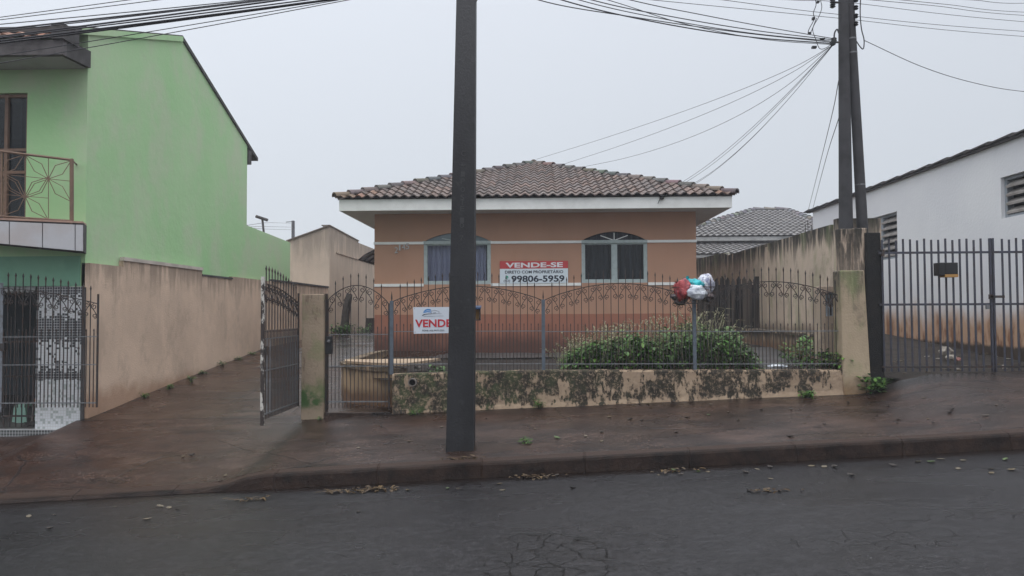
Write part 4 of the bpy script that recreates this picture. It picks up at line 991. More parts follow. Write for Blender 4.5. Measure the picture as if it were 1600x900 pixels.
rail.tube([rp(0, 0), rp(1, 0)], .018, 6); rail.tube([rp(0, 1), rp(1, 1)], .014, 6); rail.tube([rp(1, -.02), rp(1, 1.06)], .026, 4); rail.tube([rp(1, 0), (a1_.x-.12, 10.2, a1_.z)], .012, 5)
rail.tube([rp(.36, 0), rp(.36, 1)], .014, 4)
rl = rail.build('railing', M['rust'], t)
star = MB()
def ru(px): return (px+60)/172
def starp(cu_, cv_, wu, wv):
    for sx in (-1, 1):
        for sy in (-1, 1):
            A = (cu_, cv_); B = (cu_+sx*wu, cv_+sy*wv)
            for k1, k2 in ((.62, .30), (.30, .68)):
                star.tube([rp(A[0], A[1]), rp(A[0]+sx*wu*k1, A[1]+sy*wv*k2), rp(B[0], B[1])], .0055, 4)
for cpx, cv_ in ((75, .35), (38, .66), (0, .35), (-36, .66)):
    cu_ = ru(cpx); starp(cu_, cv_, ru(cpx+36)-cu_, .335)
    star.tube([rp(cu_, 0), rp(cu_, 1)], .005, 4); star.tube([rp(max(0, cu_-.21), cv_), rp(min(1, cu_+.21), cv_)], .005, 4)
star.build('star_grille', M['rust'], rl)
# balcony door
dr = MB(); x0_ = -9.0; q = .045
fr_x = [at(42, 200, Fy).x, at(8, 200, Fy).x, at(-30, 200, Fy).x, at(-66, 200, Fy).x]
zz = [dz1-.03, at(20, 233, Fy).z, at(20, 268, Fy).z, dz0]
for X in fr_x: dr.box(X-q, Fy+.05, dz0, X, Fy+.10, dz1)
for z in zz: dr.box(fr_x[-1], Fy+.048, z-.02, fr_x[0], Fy+.10, z+.02)
dd = dr.build('balcony_door', M['rust'], t)
MB().box(fr_x[-1], Fy+.09, dz0, fr_x[0], Fy+.096, dz1).build('glass', M['glass'], dd)
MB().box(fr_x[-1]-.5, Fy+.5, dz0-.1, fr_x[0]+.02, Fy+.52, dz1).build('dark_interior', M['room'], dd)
MB().box(fr_x[0]-.30, Fy+.3, dz0, fr_x[0]-.02, Fy+.32, dz1).build('curtain', M['curtaindark'], dd)
# ground floor
MB().box(XL, Fy-.01, zg-.0, at(128, 450, Fy).x-.02, Fy+.22, sr1.z-.03).build('lintel', M['greendark'], t)
MB().box(colx, Fy-.02, .02, at(127, 600, Fy).x, Fy+.5, zg-.01).build('mosaic_column', M['mosaic'], t)
MB().box(XL, Fy-.12, -.4, at(127, 600, Fy).x, Fy-.02, .045).build('mosaic_step', M['mosaicstep'], t)
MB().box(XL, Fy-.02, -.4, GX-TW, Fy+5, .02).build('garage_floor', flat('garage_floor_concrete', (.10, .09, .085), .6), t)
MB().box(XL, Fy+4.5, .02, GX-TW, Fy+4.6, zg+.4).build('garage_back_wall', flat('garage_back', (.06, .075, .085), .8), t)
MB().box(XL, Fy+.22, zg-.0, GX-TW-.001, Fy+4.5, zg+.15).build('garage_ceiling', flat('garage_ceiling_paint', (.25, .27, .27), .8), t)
mb = MB()
for i in range(22):
    X = colx-.05-i*.075; mb.add([(X, Fy+.02, zg), (X-.07, Fy+.02, zg), (X-.06, Fy+.02, zg-.07), (X-.035, Fy+.02, zg-.09), (X-.01, Fy+.02, zg-.07)], [(0, 1, 2, 3, 4)])
mb.build('fringe', flat('awning_fringe', (.36, .37, .36), .8), t)
# grille across the garage opening
t = thing('garage_grille', (colx-.8, Fy+.1, .05), 'dark iron grille across the garage opening left of the mosaic column', 'gate')
X = colx-.03; k = 0
while X > -9.0:
    MB().tube([(X, Fy+.12, .05), (X, Fy+.12, at(30, 535, Fy).z+(.35 if k % 2 else .08))], .008, 4).build('bar', M['iron'], t); X -= .085; k += 1
for y in (534, 588, 650): z = at(30, y, Fy+.12).z; MB().box(-9.0, Fy+.105, z-.012, colx-.01, Fy+.135, z+.012).build('rail', M['iron'], t)
# things standing in the garage
t = thing('plastic_stool', tuple(at(30, 672, 10.9)), 'mint green plastic stool standing in the dark garage', 'stool')
a = at(22, 632, 10.9); b = at(39, 632, 10.9); zf_ = .03
MB().hexa([(a.x, 10.9, a.z-.04), (b.x, 10.9, a.z-.04), (b.x, 11.15, a.z-.04), (a.x, 11.15, a.z-.04)], [(a.x+.01, 10.91, a.z), (b.x-.01, 10.91, a.z), (b.x-.01, 11.14, a.z), (a.x+.01, 11.14, a.z)]).build('seat', M['mint'], t, bevel=.01)
for sx, yy in ((0, 10.9), (1, 10.9), (0, 11.11), (1, 11.11)):
    X = a.x if sx == 0 else b.x-.045; o_ = -.03 if sx == 0 else .03
    MB().hexa([(X+o_, yy, zf_), (X+.045+o_, yy, zf_), (X+.045+o_, yy+.04, zf_), (X+o_, yy+.04, zf_)], [(X, yy, a.z-.04), (X+.045, yy, a.z-.04), (X+.045, yy+.04, a.z-.04), (X, yy+.04, a.z-.04)]).build('leg', M['mint'], t)
MB().box(a.x+.02, 10.905, a.z-.34, b.x-.02, 10.912, a.z-.04).build('apron', M['mint'], t)
t = thing('broom', tuple(at(50, 668, 10.6)), 'broom with orange-topped handle leaning at the mosaic column', 'broom')
a, b = at(54, 627, 10.55), at(50, 662, 10.6)
MB().tube([b, a], .016, 8).build('handle', M['pvc'], t); MB().tube([a, a+(a-b)*.10], .020, 8).build('grip', M['orange'], t)
MB().hexa([(b.x-.10, 10.56, .03), (b.x+.10, 10.56, .03), (b.x+.10, 10.64, .03), (b.x-.10, 10.64, .03)], [(b.x-.03, 10.58, b.z+.04), (b.x+.03, 10.58, b.z+.04), (b.x+.03, 10.62, b.z+.04), (b.x-.03, 10.62, b.z+.04)]).build('bristles', M['bark'], t)

# boundary wall left of the drive
LX = GX+.07
t = thing('boundary_wall', (LX-.06, 16, .2), 'long peach rendered boundary wall along the driveway below the green house', 'wall')
cuts = [(10.2, atX(193, 400, LX).y, atX(160, 413, LX).z), (atX(193, 400, LX).y, atX(316, 427, LX).y, atX(250, 414.5, LX).z), (atX(316, 427, LX).y, atX(363, 430, LX).y, atX(340, 434, LX).z), (atX(363, 430, LX).y, 22.2, atX(412, 438, LX).z)]
mb = MB()
for a, b, z in cuts: mb.box(LX-.12, a, -.2, LX, b-.0005, z)
mb.build('wall', M['lwall'], t)
a, b, z = cuts[1]; MB().box(LX-.05, a-.01, z, LX+.02, b, z+.055).build('coping', dirty('pale_coping', (.58, .52, .46), None, .8), t)
a, b, z = cuts[2]; MB().box(LX-.05, a, z, LX+.015, b, z+.035).build('coping', M['fibre'], t)
a, b, z = cuts[3]; MB().box(LX-.06, 17.4, z, LX+.02, b, z+.05).build('coping', M['fibre'], t)

# beige building behind
BX = -6.05
t = thing('beige_building', (BX-2, 24, .9), 'plain beige windowless building at the far end of the driveway', 'building')
c0 = at(515, 353, 22.25); cl = at(448, 377, 22.25); BXc = c0.x
s1 = atX(560, 377, BXc); s2 = atX(582, 388, BXc)
mb = MB()
mb.prism([(BXc-4.5, 22.25, .2), (BXc, 22.25, .2), (BXc, 22.25, c0.z), (cl.x, 22.25, cl.z), (BXc-4.5, 22.25, cl.z-(c0.z-cl.z)*(-4.5-cl.x+BXc)/(BXc-cl.x)*-1*-1-.4)], (0, .2, 0)); mb.build('front_wall', M['beige'], t)
mb = MB(); mb.prism([(BXc, 22.452, .2), (BXc, 36, .2), (BXc, 36, s2.z), (BXc, s1.y, s2.z), (BXc, s1.y, s1.z), (BXc, 22.452, c0.z)], (-.2, 0, 0)); mb.build('side_wall', M['beige'], t)
mb = MB(); mb.prism([(BXc+.03, 22.2, c0.z), (BXc+.03, s1.y, s1.z), (BXc+.03, s1.y, s1.z+.03), (BXc+.03, 22.2, c0.z+.03)], (-.26, 0, 0)); mb.prism([(BXc, 22.2, c0.z+.002), (cl.x, 22.2, cl.z), (cl.x, 22.2, cl.z+.03), (BXc, 22.2, c0.z+.032)], (0, .3, 0)); mb.build('coping', dirty('far_coping', (.24, .20, .17), None, .8), t)
z_ = atX(530, 397, BXc).z; MB().box(BXc, 23, z_, BXc+.03, 34, z_+.05).build('string_course', M['beige'], t)

# street lamp / aerial silhouettes beyond
t = thing('roof_aerial', tuple(at(412, 365, 24)), 'small T-shaped aerial sticking up behind the green lean-to', 'aerial')
MB().tube([at(413, 372, 24), at(410, 343, 24)], .035, 6).build('mast', M['fibre'], t); MB().tube([at(400, 338, 24), at(418, 344, 24)], .055, 6).build('crossbar', M['fibre'], t)
t = thing('utility_pole', tuple(at(458, 375, 60)), 'faint distant utility pole in the fog behind the driveway', 'utility pole', 'utility poles along the street')
MB().tube([at(458, 385, 60), at(458, 345, 60)], .13, 8).build('shaft', M['pole2'], t)
MB().tube([at(447, 347, 60), at(460, 346, 60)], .03, 5).build('crossarm', M['pole2'], t)

# trunk and stump
t = thing('tree_stump', tuple(at(540, 520, 21)), 'dark leaning cut trunk against the beige building wall', 'tree trunk')
mb = MB(); pts = [at(537, 524, 21), at(539, 505, 21), at(541, 485, 21.05), at(544, 470, 21.1), at(546, 460, 21.15)]; mb.tube(pts, [.155, .115, .11, .10, .085], 12); mb.build('trunk', M['bark'], t)
MB().tube([at(543, 475, 21), at(549, 462, 20.95)], [.05, .02], 6).build('branch_stub', M['bark'], t)
t = MB(); t.tube([at(578.5, 520, 24), at(578.5, 497, 24)], [.17, .14], 12); o = t.build('stump', M['bark']); prop(o, 'short dark stump beside the house corner at the back', 'stump')

# ------------------------------------------------------------------ right side walls
RX = 4.8
t = thing('boundary_wall', (RX+.07, 16, .6), 'high beige boundary wall with black mould running down from its top', 'wall')
n1 = atX(1298, 351, RX); n2 = atX(1186, 386, RX); n3 = atX(1137, 399, RX); n4 = atX(1130, 395, RX); n5 = atX(1092, 404, RX)
mb = MB(); prof = [(11.0, .4), (26, .4), (26, n5.z), (n5.y, n5.z), (n4.y, n4.z), (n4.y-.01, n4.z), (n3.y, n3.z)]
for k in range(1, 14):
    q = k/14; y = n3.y+(n1.y-n3.y)*q; prof.append((y, n3.z+(n1.z-n3.z)*q+.012*mnoise.noise(Vector((y*3, 0, 0)))))
prof += [(n1.y, n1.z), (n1.y-.01, n1.z-.12), (11.0, n1.z-.10)]
mb.prism([(RX, y, z) for y, z in prof][::-1], (.14, 0, 0)); mb.build('wall', M['rwall'], t)
MB().box(RX-.03, atX(1200, 400, RX).y, .5, RX, atX(1200, 400, RX).y+.2, n2.z-.05).build('buttress', M['rwall'], t)
MB().box(at(1316, 400, 10.7).x, 10.85, .5, RX+.13, 10.99, n1.z-.08).build('return_wall', M['rwall'], t)

# ledge at its foot
mb = MB(); pts = [(at(1148, 514, 16.1).x, 16.1), (at(1190, 514, 15.2).x, 14.9), (at(1250, 518, 12.8).x, 12.9), (at(1305, 523, 11.5).x, 11.3)]
ring = []
for a, b in pts: ring.append([(a, b, .55), (a, b, 1.19), (a-.03, b-.03, 1.195), (a-.03, b-.03, 1.235), (RX-.002, b+.15, 1.25), (RX-.002, b+.15, .55)])
for a, b in zip(ring, ring[1:]):
    for k in range(6): mb.add([a[k], b[k], b[(k+1) % 6], a[(k+1) % 6]], [(0, 1, 2, 3)])
mb.poly(ring[0]); mb.poly(ring[-1][::-1])
o = mb.build('raised_ledge', wall_mat('ledge_render', (.44, .33, .22), ztop=1.25, drip=.4, dripamt=.9, zbot=.95, base_h=.2, patch=.5, mscale=8)); prop(o, 'low stained masonry ledge at the foot of the mouldy boundary wall', 'ledge')
# plank gate in the side passage
t = thing('plank_gate', (4.2, 16.3, 1.2), 'dark pointed plank gate closing the passage right of the house', 'gate')
xa, xb = at(1091, 470, 16.3).x, at(1187, 470, 16.3).x; X = xa; k = 0
while X < xb-.05:
    zt = at(1140, 433, 16.3).z+.03*math.sin(k*1.9); w_ = .085
    MB().prism([(X, 16.3, 1.0), (X+w_, 16.3, 1.0), (X+w_, 16.3, zt-.07), (X+w_*.5, 16.3, zt), (X, 16.3, zt-.07)], (0, .025, 0)).build('plank', M['wood'], t); X += .118; k += 1
MB().box(xb-.09, 16.27, 1.0, xb, 16.36, at(1184, 432, 16.3).z).build('post', M['wood'], t)
for y in (450, 500): z = at(1140, y, 16.3).z; MB().box(xa, 16.326, z-.04, xb-.09, 16.36, z+.04).build('cross_rail', M['wood'], t)
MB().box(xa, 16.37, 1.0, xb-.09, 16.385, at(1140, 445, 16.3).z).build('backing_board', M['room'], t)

# white building
WX = 7.5
t = thing('white_building', (WX+3, 16, .8), 'long white building with louvred windows and orange damp stains along its foot', 'building')
r1_, r2_ = atX(1600, 208, WX), atX(1270, 330, WX); zr = (r1_.z+r2_.z)/2; yN, yF = 8.5, r2_.y
# window openings on the wall
def wx(px, py): p = atX(px, py, WX); return p.y, p.z
wA = (wx(1563, 277)[0], wx(1563, 343)[0]); 
w1 = dict(yf=wx(1564, 300)[0], yn=wx(1640, 300)[0], zt=wx(1563, 278)[1], zb=wx(1563, 342)[1])
w2 = dict(yf=wx(1352, 370)[0], yn=wx(1402, 370)[0], zt=wx(1400, 330)[1], zb=wx(1400, 379)[1]-.05)
w2['zb'] = wx(1402, 415)[1]-.3
w2 = dict(yf=wx(1350, 370)[0], yn=wx(1402, 370)[0], zt=wx(1402, 330)[1], zb=wx(1402, 403)[1])
ys = sorted([yN, w1['yn'], w1['yf'], w2['yn'], w2['yf'], yF])
yN = min(yN, w1['yn']-.6); ys = [yN, w1['yn'], w1['yf'], w2['yn'], w2['yf'], yF]
mb = MB()
def seg(y0_, y1_, z0_, z1_): mb.box(WX, y0_, z0_, WX+.18, y1_, z1_)
seg(ys[0], ys[1], .3, zr); seg(ys[2], ys[3], .3, zr); seg(ys[4], ys[5], .3, zr)
for w in (w1, w2): seg(w['yn'], w['yf'], .3, w['zb']); seg(w['yn'], w['yf'], w['zt'], zr)
mb.build('wall', M['whitewall'], t)
MB().box(WX+.18, yF-.18, .3, WX+9, yF, zr).build('end_wall', M['whitewall'], t)
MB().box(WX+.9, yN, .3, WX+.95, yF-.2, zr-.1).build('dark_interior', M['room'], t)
conc = dirty('louvre_concrete', (.30, .28, .26), (.14, .12, .11), .85, .7, 6)
for w in (w1, w2):
    f_ = MB(); f_.box(WX+.06, w['yn'], w['zb'], WX+.16, w['yf'], w['zb']+.05); f_.box(WX+.06, w['yn'], w['zt']-.05, WX+.16, w['yf'], w['zt']); f_.box(WX+.06, w['yf']-.06, w['zb']+.05, WX+.16, w['yf'], w['zt']-.05); f_.box(WX+.06, w['yn'], w['zb']+.05, WX+.16, w['yn']+.06, w['zt']-.05)
    my = (w['yn']+w['yf'])/2; f_.box(WX+.05, my-.05, w['zb']+.05, WX+.16, my+.05, w['zt']-.05)
    fo = f_.build('louvre_window', dirty('window_surround', (.28, .31, .34), None, .7), t)
    n_ = max(4, round((w['zt']-w['zb'])/.15))
    for k in range(n_):
        z = w['zb']+.06+(w['zt']-w['zb']-.1)*k/n_
        MB().hexa([(WX+.04, w['yn']+.06, z), (WX+.14, w['yn']+.06, z+.08), (WX+.14, w['yf']-.06, z+.08), (WX+.04, w['yf']-.06, z)], [(WX+.04, w['yn']+.06, z+.035), (WX+.14, w['yn']+.06, z+.115), (WX+.14, w['yf']-.06, z+.115), (WX+.04, w['yf']-.06, z+.035)]).build('louvre', conc, fo)
# stepped corrugated roof edge
y = yN-.4; k = 0; mb = MB()
while y < yF+.3:
    y2 = min(y+.62, yF+.35); zz_ = zr+.01
    mb.hexa([(WX-.10, y, zz_+.020), (WX+.3, y, zz_+.03), (WX+.3, y2+.1, zz_+.0), (WX-.10, y2+.1, zz_-.01)], [(WX-.10, y, zz_+.042), (WX+.3, y, zz_+.06), (WX+.3, y2+.1, zz_+.025), (WX-.10, y2+.1, zz_+.012)]); y = y2; k += 1
mb.hexa([(WX-.06, yN-.4, zr-.03), (WX+.02, yN-.4, zr-.03), (WX+.02, yF+.3, zr-.03), (WX-.06, yF+.3, zr-.03)], [(WX-.06, yN-.4, zr), (WX+.02, yN-.4, zr), (WX+.02, yF+.3, zr), (WX-.06, yF+.3, zr)])
mb.build('roof_edge', M['fibre'], t)
MB().hexa([(WX+.2, yN-.4, zr+.0), (WX+9, yN-.4, zr+1.2), (WX+9, yF+.3, zr+1.2), (WX+.2, yF+.3, zr+.0)], [(WX+.2, yN-.4, zr+.05), (WX+9, yN-.4, zr+1.25), (WX+9, yF+.3, zr+1.25), (WX+.2, yF+.3, zr+.05)]).build('roof_sheet', M['rooftop'], t)

# grey tiled house behind
t = thing('tiled_house', (at(1180, 400, 33).x, 33, 1.2), 'house with broad pale grey tiled roofs fading in the fog behind the wall', 'house')
YB = 31.0
e0, e1 = at(1040, 375, YB), at(1330, 373, YB); ze = at(1180, 369, YB).z; zr_ = at(1183, 329, YB+7).z; rr0, rr1 = at(1178, 329, YB+7).x, at(1228, 329, YB+7).x
mb = MB(); XX0, XX1 = e0.x, e1.x; S = math.hypot(7, zr_-ze)
tile_face(mb, (XX0, YB, ze), (1, 0, 0), (0, 7, zr_-ze), S, lambda v: v/S*(rr0-XX0), lambda v: (XX1-XX0)-v/S*(XX1-rr1), pal=GREY, tw=.26, tc=.42, amp=.022, lift=.04)
rf = mb.build('upper_roof', M['greytile'], t)
mb = MB(); mb.poly([(XX0, YB, ze-.02), (XX0, YB+14, ze-.02), (rr0, YB+7, zr_-.02)][::-1]); mb.poly([(XX1, YB, ze-.02), (XX1, YB+14, ze-.02), (rr1, YB+7, zr_-.02)]); mb.poly([(XX0, YB+14, ze), (XX1, YB+14, ze), (rr1, YB+7, zr_), (rr0, YB+7, zr_)]); mb.build('roof_side', M['greytile'], rf)
mb = MB(); ridge(mb, (XX0, YB, ze+.05), (rr0, YB+7, zr_+.03), GREY, .12, .5); ridge(mb, (XX1, YB, ze+.05), (rr1, YB+7, zr_+.03), GREY, .12, .5); ridge(mb, (rr0, YB+7, zr_+.03), (rr1, YB+7, zr_+.03), GREY, .12, .5); mb.build('ridge_tiles', M['greytile'], rf)
MB().box(XX0+.1, YB+.05, at(1180, 375.5, YB).z, XX1-.1, YB+.12, ze-.01).build('fascia', dirty('far_fascia', (.40, .40, .39), None, .8), t)
MB().box(XX0+.6, YB+.9, 1.0, XX1-.6, YB+1.1, ze-.05).build('wall', dirty('greyish_render', (.36, .33, .31), None, .8), t)
zl0, zl1 = at(1180, 397, YB-2.5).z, at(1180, 382, YB).z
mb = MB(); XL1 = at(1240, 390, YB-2.5).x; S2 = math.hypot(3.3, zl1-zl0+.15)
tile_face(mb, (XX0-1, YB-2.5, zl0), (1, 0, 0), (0, 3.3, zl1-zl0+.15), S2, lambda v: 0, lambda v: (XL1-XX0+1), pal=GREY, tw=.26, tc=.38, amp=.025, lift=.04); mb.build('lower_roof', M['greytile'], t)
MB().box(XX0-1, YB-2.45, at(1180, 402, YB-2.5).z, XL1, YB-2.38, zl0-.01).build('lower_fascia', dirty('far_low_fascia', (.45, .45, .44), None, .8), t)
MB().box(XX0-.8, YB-1.6, 1.0, XL1-.2, YB-1.4, zl0-.05).build('lower_wall', dirty('greyish_render_low', (.36, .33, .31), None, .8), t)

# ------------------------------------------------------------------ plants
def leaf_at(mb, p, d, L, w, col, droop=.25):
    d = d.normalized(); s = d.cross(Vector((0, 0, 1)))
    if s.length < .05: s = Vector((1, 0, 0))
    s.normalize(); n_ = s.cross(d)
    a = p; m1 = p+d*L*.35-n_*0; m2_ = p+d*L*.72-Vector((0, 0, droop*L*.25)); tip_ = p+d*L-Vector((0, 0, droop*L*.8))
    mb.add([a, m1+s*w*.5+n_*w*.12, m2_+s*w*.36+n_*w*.1, tip_, m2_-s*w*.36+n_*w*.1, m1-s*w*.5+n_*w*.12, m1, m2_], [(0, 6, 1), (0, 5, 6), (1, 6, 7, 2), (5, 4, 7, 6), (2, 7, 3), (4, 3, 7)], col)
def rcol(a=.65, b=1.35):
    k = random.uniform(a, b); return (k*random.uniform(.85, 1.2), k, k*random.uniform(.7, 1.1))
def plant(mb, base, h, spread, leaves, L=(.05, .10), lean=None, stem_mb=None):
    base = Vector(base); lean = lean or Vector((random.uniform(-.3, .3), random.uniform(-.3, .3), 1)); lean.normalize()
    pts = []
    for i in range(6):
        q = i/5; pts.append(base+lean*h*q+Vector((math.sin(q*3+base.x*7)*.02, 0, 0)))
    if stem_mb is not None: stem_mb.tube(pts, [.005*(1-.7*i/5) for i in range(6)], 4, caps=False)
    for k in range(leaves):
        q = random.uniform(.12, 1)**.8; p = base+lean*h*q
        an = random.uniform(0, 6.283); r_ = spread*(1-.55*q)*random.uniform(.2, 1)
        p = p+Vector((math.cos(an)*r_*.6, math.sin(an)*r_*.6, random.uniform(-.02, .03)))
        d = Vector((math.cos(an), math.sin(an), random.uniform(-.25, .75))); l_ = random.uniform(*L)
        leaf_at(mb, p, d, l_, l_*random.uniform(.38, .55), rcol())
# the big weed bed behind the plinth: one mass nobody could count
mb = MB(); stm = MB(); sd_ = MB()
xA, xB = at(885, 560, 10.5).x, at(1160, 560, 10.9).x
prof = [(0, .32), (.10, .50), (.3, .66), (.55, .70), (.8, .84), (.92, .7), (1, .35)]
for i in range(330):
    q = random.random(); Y = random.uniform(10.28, 11.5); X = xA+(xB-xA)*q+(Y-10.3)*.05
    h = ip(q, prof)*random.uniform(.62, 1.05)*(.9+.15*(Y-10.3)); plant(mb, (X, Y, yard_z(X, Y)-.02), h*.92, .18, random.randint(22, 34), random.choice([(.05, .09), (.07, .13), (.10, .16)]), None, stm)
for i in range(190):                     # grass blades and seed heads rising above
    q = random.random(); Y = random.uniform(10.3, 11.5); X = xA-.15+(xB-xA+.1)*q; z = yard_z(X, Y); h = ip(q, prof)*random.uniform(.80, 1.15)+.04
    a = random.uniform(-.22, .22); p0 = Vector((X, Y, z+h*.4)); p1 = p0+Vector((a*.3, 0, h*.35)); p2 = p1+Vector((a*.7, random.uniform(-.05, .05), h*.25))
    p3 = p2+Vector((a*.4+.03, 0, -.01))
    sd_.tube([p0, p1, p2, p3], [.0036, .0034, .0028, .0015], 3, caps=False)
    for k in range(6):
        t_ = k/6; c0 = p1+(p2-p1)*(.5+.5*t_); leaf_at(sd_, c0, Vector((random.uniform(-1, 1), random.uniform(-1, 1), .6)), .042, .017, None)
o = mb.build('weeds', M['leaf']); prop(o, 'dense knee-high leafy weeds growing behind the low mouldy wall', 'weeds', kind='stuff')
o = stm.build('weed_stems', M['straw']); prop(o, 'thin stalks inside the dense weeds behind the low wall', 'weeds', kind='stuff')
o = sd_.build('seed_grass', M['straw']); prop(o, 'pale seed heads of grass rising above the leafy weeds', 'grass', kind='stuff')
def shrub(px, py, Y, h, spread, ns, nl, label, cat='plant', L=(.06, .12), mt='leaf', name='shrub', z=None, lean=None):
    p = at(px, py, Y); z = H(p.x, Y) if z is None else z
    t = thing(name, (p.x, Y, z), label, cat); mb = MB(); st = MB()
    for k in range(ns):
        an = random.uniform(0, 6.28); rr = spread*.5*random.random()
        ln = Vector((math.cos(an)*.45, math.sin(an)*.45, 1)) if lean is None else Vector(lean)+Vector((math.cos(an)*.35, math.sin(an)*.35, 0))
        plant(mb, (p.x+math.cos(an)*rr, Y+math.sin(an)*rr, z), h*random.uniform(.6, 1.05), spread*.55, nl, L, ln, st)
    mb.build('foliage', M[mt], t); st.build('stem', M['bark'], t)
shrub(1262, 560, 10.75, .62, .34, 9, 34, 'leafy green shrub inside the fence in front of the meter cabinet', 'shrub')
shrub(1303, 570, 10.30, .42, .26, 9, 34, 'dense low shrub squeezed between fence and thick beige pillar', 'shrub')
shrub(1245, 575, 11.6, .55, .28, 6, 26, 'smaller sparse shrub at the foot of the stained ledge', 'shrub')
shrub(1362, 600, 9.93, .22, .30, 9, 22, 'bright green weed tuft sprouting at the outer foot of the beige pillar', 'weed', (.05, .10), 'grassy', 'weed_tuft', lean=(0, -.2, 1))
shrub(1262, 620, 9.90, .07, .16, 9, 12, 'small flat weed at the pavement edge below the low wall, right of centre', 'weed', (.04, .08), 'grassy', 'weed_tuft')
shrub(840, 630, 9.93, .09, .10, 5, 12, 'small weed below the crack in the low wall, right of the near pole', 'weed', (.03, .07), 'grassy', 'weed_tuft')
shrub(822, 700, 8.25, .05, .12, 6, 8, 'weed growing from a pavement crack near the kerb beside the near pole', 'weed', (.025, .05), 'leaf', 'weed_tuft')
shrub(645, 652, 9.88, .05, .12, 6, 10, 'tiny weed at the foot of the low wall under the drain pipe', 'weed', (.03, .05), 'grassy', 'weed_tuft')
shrub(685, 578, 10.5, .17, .24, 9, 20, 'bright leafy weed inside the fence left of the near pole', 'weed', (.05, .09), 'grassy', 'weed_tuft')
shrub(838, 578, 10.4, .07, .2, 8, 12, 'low creeping weed on the plinth beside the middle blue post', 'weed', (.03, .06), 'grassy', 'weed_tuft')
shrub(532, 520, 20.6, .38, .40, 12, 30, 'dark green plant around the foot of the leaning trunk', 'plant', (.08, .16), 'leaf', 'plant')
shrub(568, 517, 22, .20, .2, 6, 14, 'small plant between the leaning trunk and the short stump', 'plant', (.06, .12), 'leaf', 'plant')
shrub(570, 508, 23, .30, .25, 6, 14, 'little plant left of the short stump', 'plant', (.06, .12), 'leaf', 'plant')
shrub(500, 655, 9.95, .03, .08, 4, 8, 'moss-like sprouts at the foot of the mossy pillar', 'weed', (.02, .04), 'grassy', 'weed_tuft')
for i, (px, py) in enumerate(((300, 596), (262, 608), (318, 585), (345, 572), (372, 562), (395, 554), (228, 621))):
    p = on_ground(px, py); big = i in (0, 3)
    shrub(px, py, p.y, .09 if big else .05, .10, 6, 10, ('taller dry weed', 'low weed', 'small weed', 'thick dark weed', 'sparse weed', 'far little weed', 'nearest small weed')[i]+' at the foot of the peach wall, %s from the street' % ('third', 'second', 'fourth', 'fifth', 'sixth', 'last', 'first')[i], 'weed', (.03, .06), 'leaf', 'weed_tuft')
# tall stray stalks on top of the right wall
t = thing('wall_weed', tuple(at(1265, 358, 12.6)), 'few thin dry stalks growing on top of the stained boundary wall', 'weed')
for x, y in ((1262, 345), (1258, 350), (1268, 352), (1190, 362)): MB().tube([at(x+1, 372, atX(x, 365, RX).y), at(x, y, atX(x, 365, RX).y)], .006, 4).build('stalk', M['bark'], t)

# ------------------------------------------------------------------ rubbish basket with bags
def blob(c, r, seed, am=.28, sub=4, tie=None, fine_=.10):
    import bmesh
    bm = bmesh.new(); bmesh.ops.create_icosphere(bm, subdivisions=sub, radius=1)
    mb = MB(); c = Vector(c)
    for v in bm.verts:
        d = v.co.normalized(); k = 1+am*mnoise.noise(d*1.6+Vector((seed, 0, 0)))+fine_*abs(mnoise.noise(d*5+Vector((0, seed, 0))))*2-fine_
        k += .05*math.sin(math.atan2(d.y, d.x)*13+seed+3*mnoise.noise(d*3))*max(0, 1-abs(d.z))
        mb.v.append(c+Vector((d.x*r[0]*k, d.y*r[1]*k, d.z*r[2]*k)))
    for f in bm.faces: mb.f.append(tuple(v.index for v in f.verts)); mb.c.append(None)
    bm.free(); return mb
TY = FY+.02
t = thing('rubbish_basket', tuple(at(1085, 470, TY)), 'wire rubbish basket fixed on top of the fence post, heaped with bags', 'basket')
mb = MB(); a = at(1052, 455, TY); b = at(1115, 455, TY); z0_, z1_ = at(1085, 474, TY).z, at(1085, 449, TY).z
for z, e_ in ((z0_, .03), (z1_, 0)):
    mb.tube([(a.x+e_, TY-.17, z), (b.x-e_, TY-.17, z), (b.x-e_, TY+.17, z), (a.x+e_, TY+.17, z), (a.x+e_, TY-.17, z)], .007, 4)
mb.build('rim', M['iron'], t)
for k in range(9):
    X = a.x+(b.x-a.x)*k/8
    for yy in (-.17, .17): MB().tube([(X, TY+yy, z1_), (a.x+.03+(b.x-a.x-.06)*k/8, TY+yy, z0_)], .004, 4).build('wire', M['iron'], t)
for k in range(9): X = a.x+.03+(b.x-a.x-.06)*k/8; MB().tube([(X, TY-.17, z0_), (X, TY+.17, z0_)], .004, 4).build('wire', M['iron'], t)
grp = 'rubbish bags heaped in the basket'
def bag(px, py, Y, r, m, seed, label, knot=None, **k):
    c0 = at(px, py, Y); t = thing('rubbish_bag', tuple(c0-Vector((0, 0, r[2]))), label, 'rubbish bag', grp)
    blob(c0, r, seed, **k).build('bag', M[m], t, smooth=True)
    if knot:
        kp = at(knot[0], knot[1], Y); mb = MB()
        for j in range(4):
            d = Vector((random.uniform(-.6, .6), random.uniform(-.5, .3), random.uniform(.2, 1)))+(kp-c0)*4; leaf_at(mb, kp-(kp-c0)*.25, d, .09, .05, None)
        mb.build('knotted_ends', M[m], t)
bag(1067, 453, TY-.09, (.135, .11, .145), 'bagred', 3, 'crumpled red rubbish bag at the left side of the basket', (1056, 443))
bag(1083, 445, TY-.03, (.135, .10, .08), 'bagteal', 8, 'bright teal rubbish bag lying on top of the heap', (1071, 437), am=.35)
bag(1086, 457, TY-.13, (.165, .09, .10), 'bagwhite', 12, 'plain white rubbish bag low at the front of the heap')
bag(1103, 444, TY+.06, (.115, .10, .145), 'bagprint', 20, 'upright white bag with dark print, highest on the heap', am=.15)
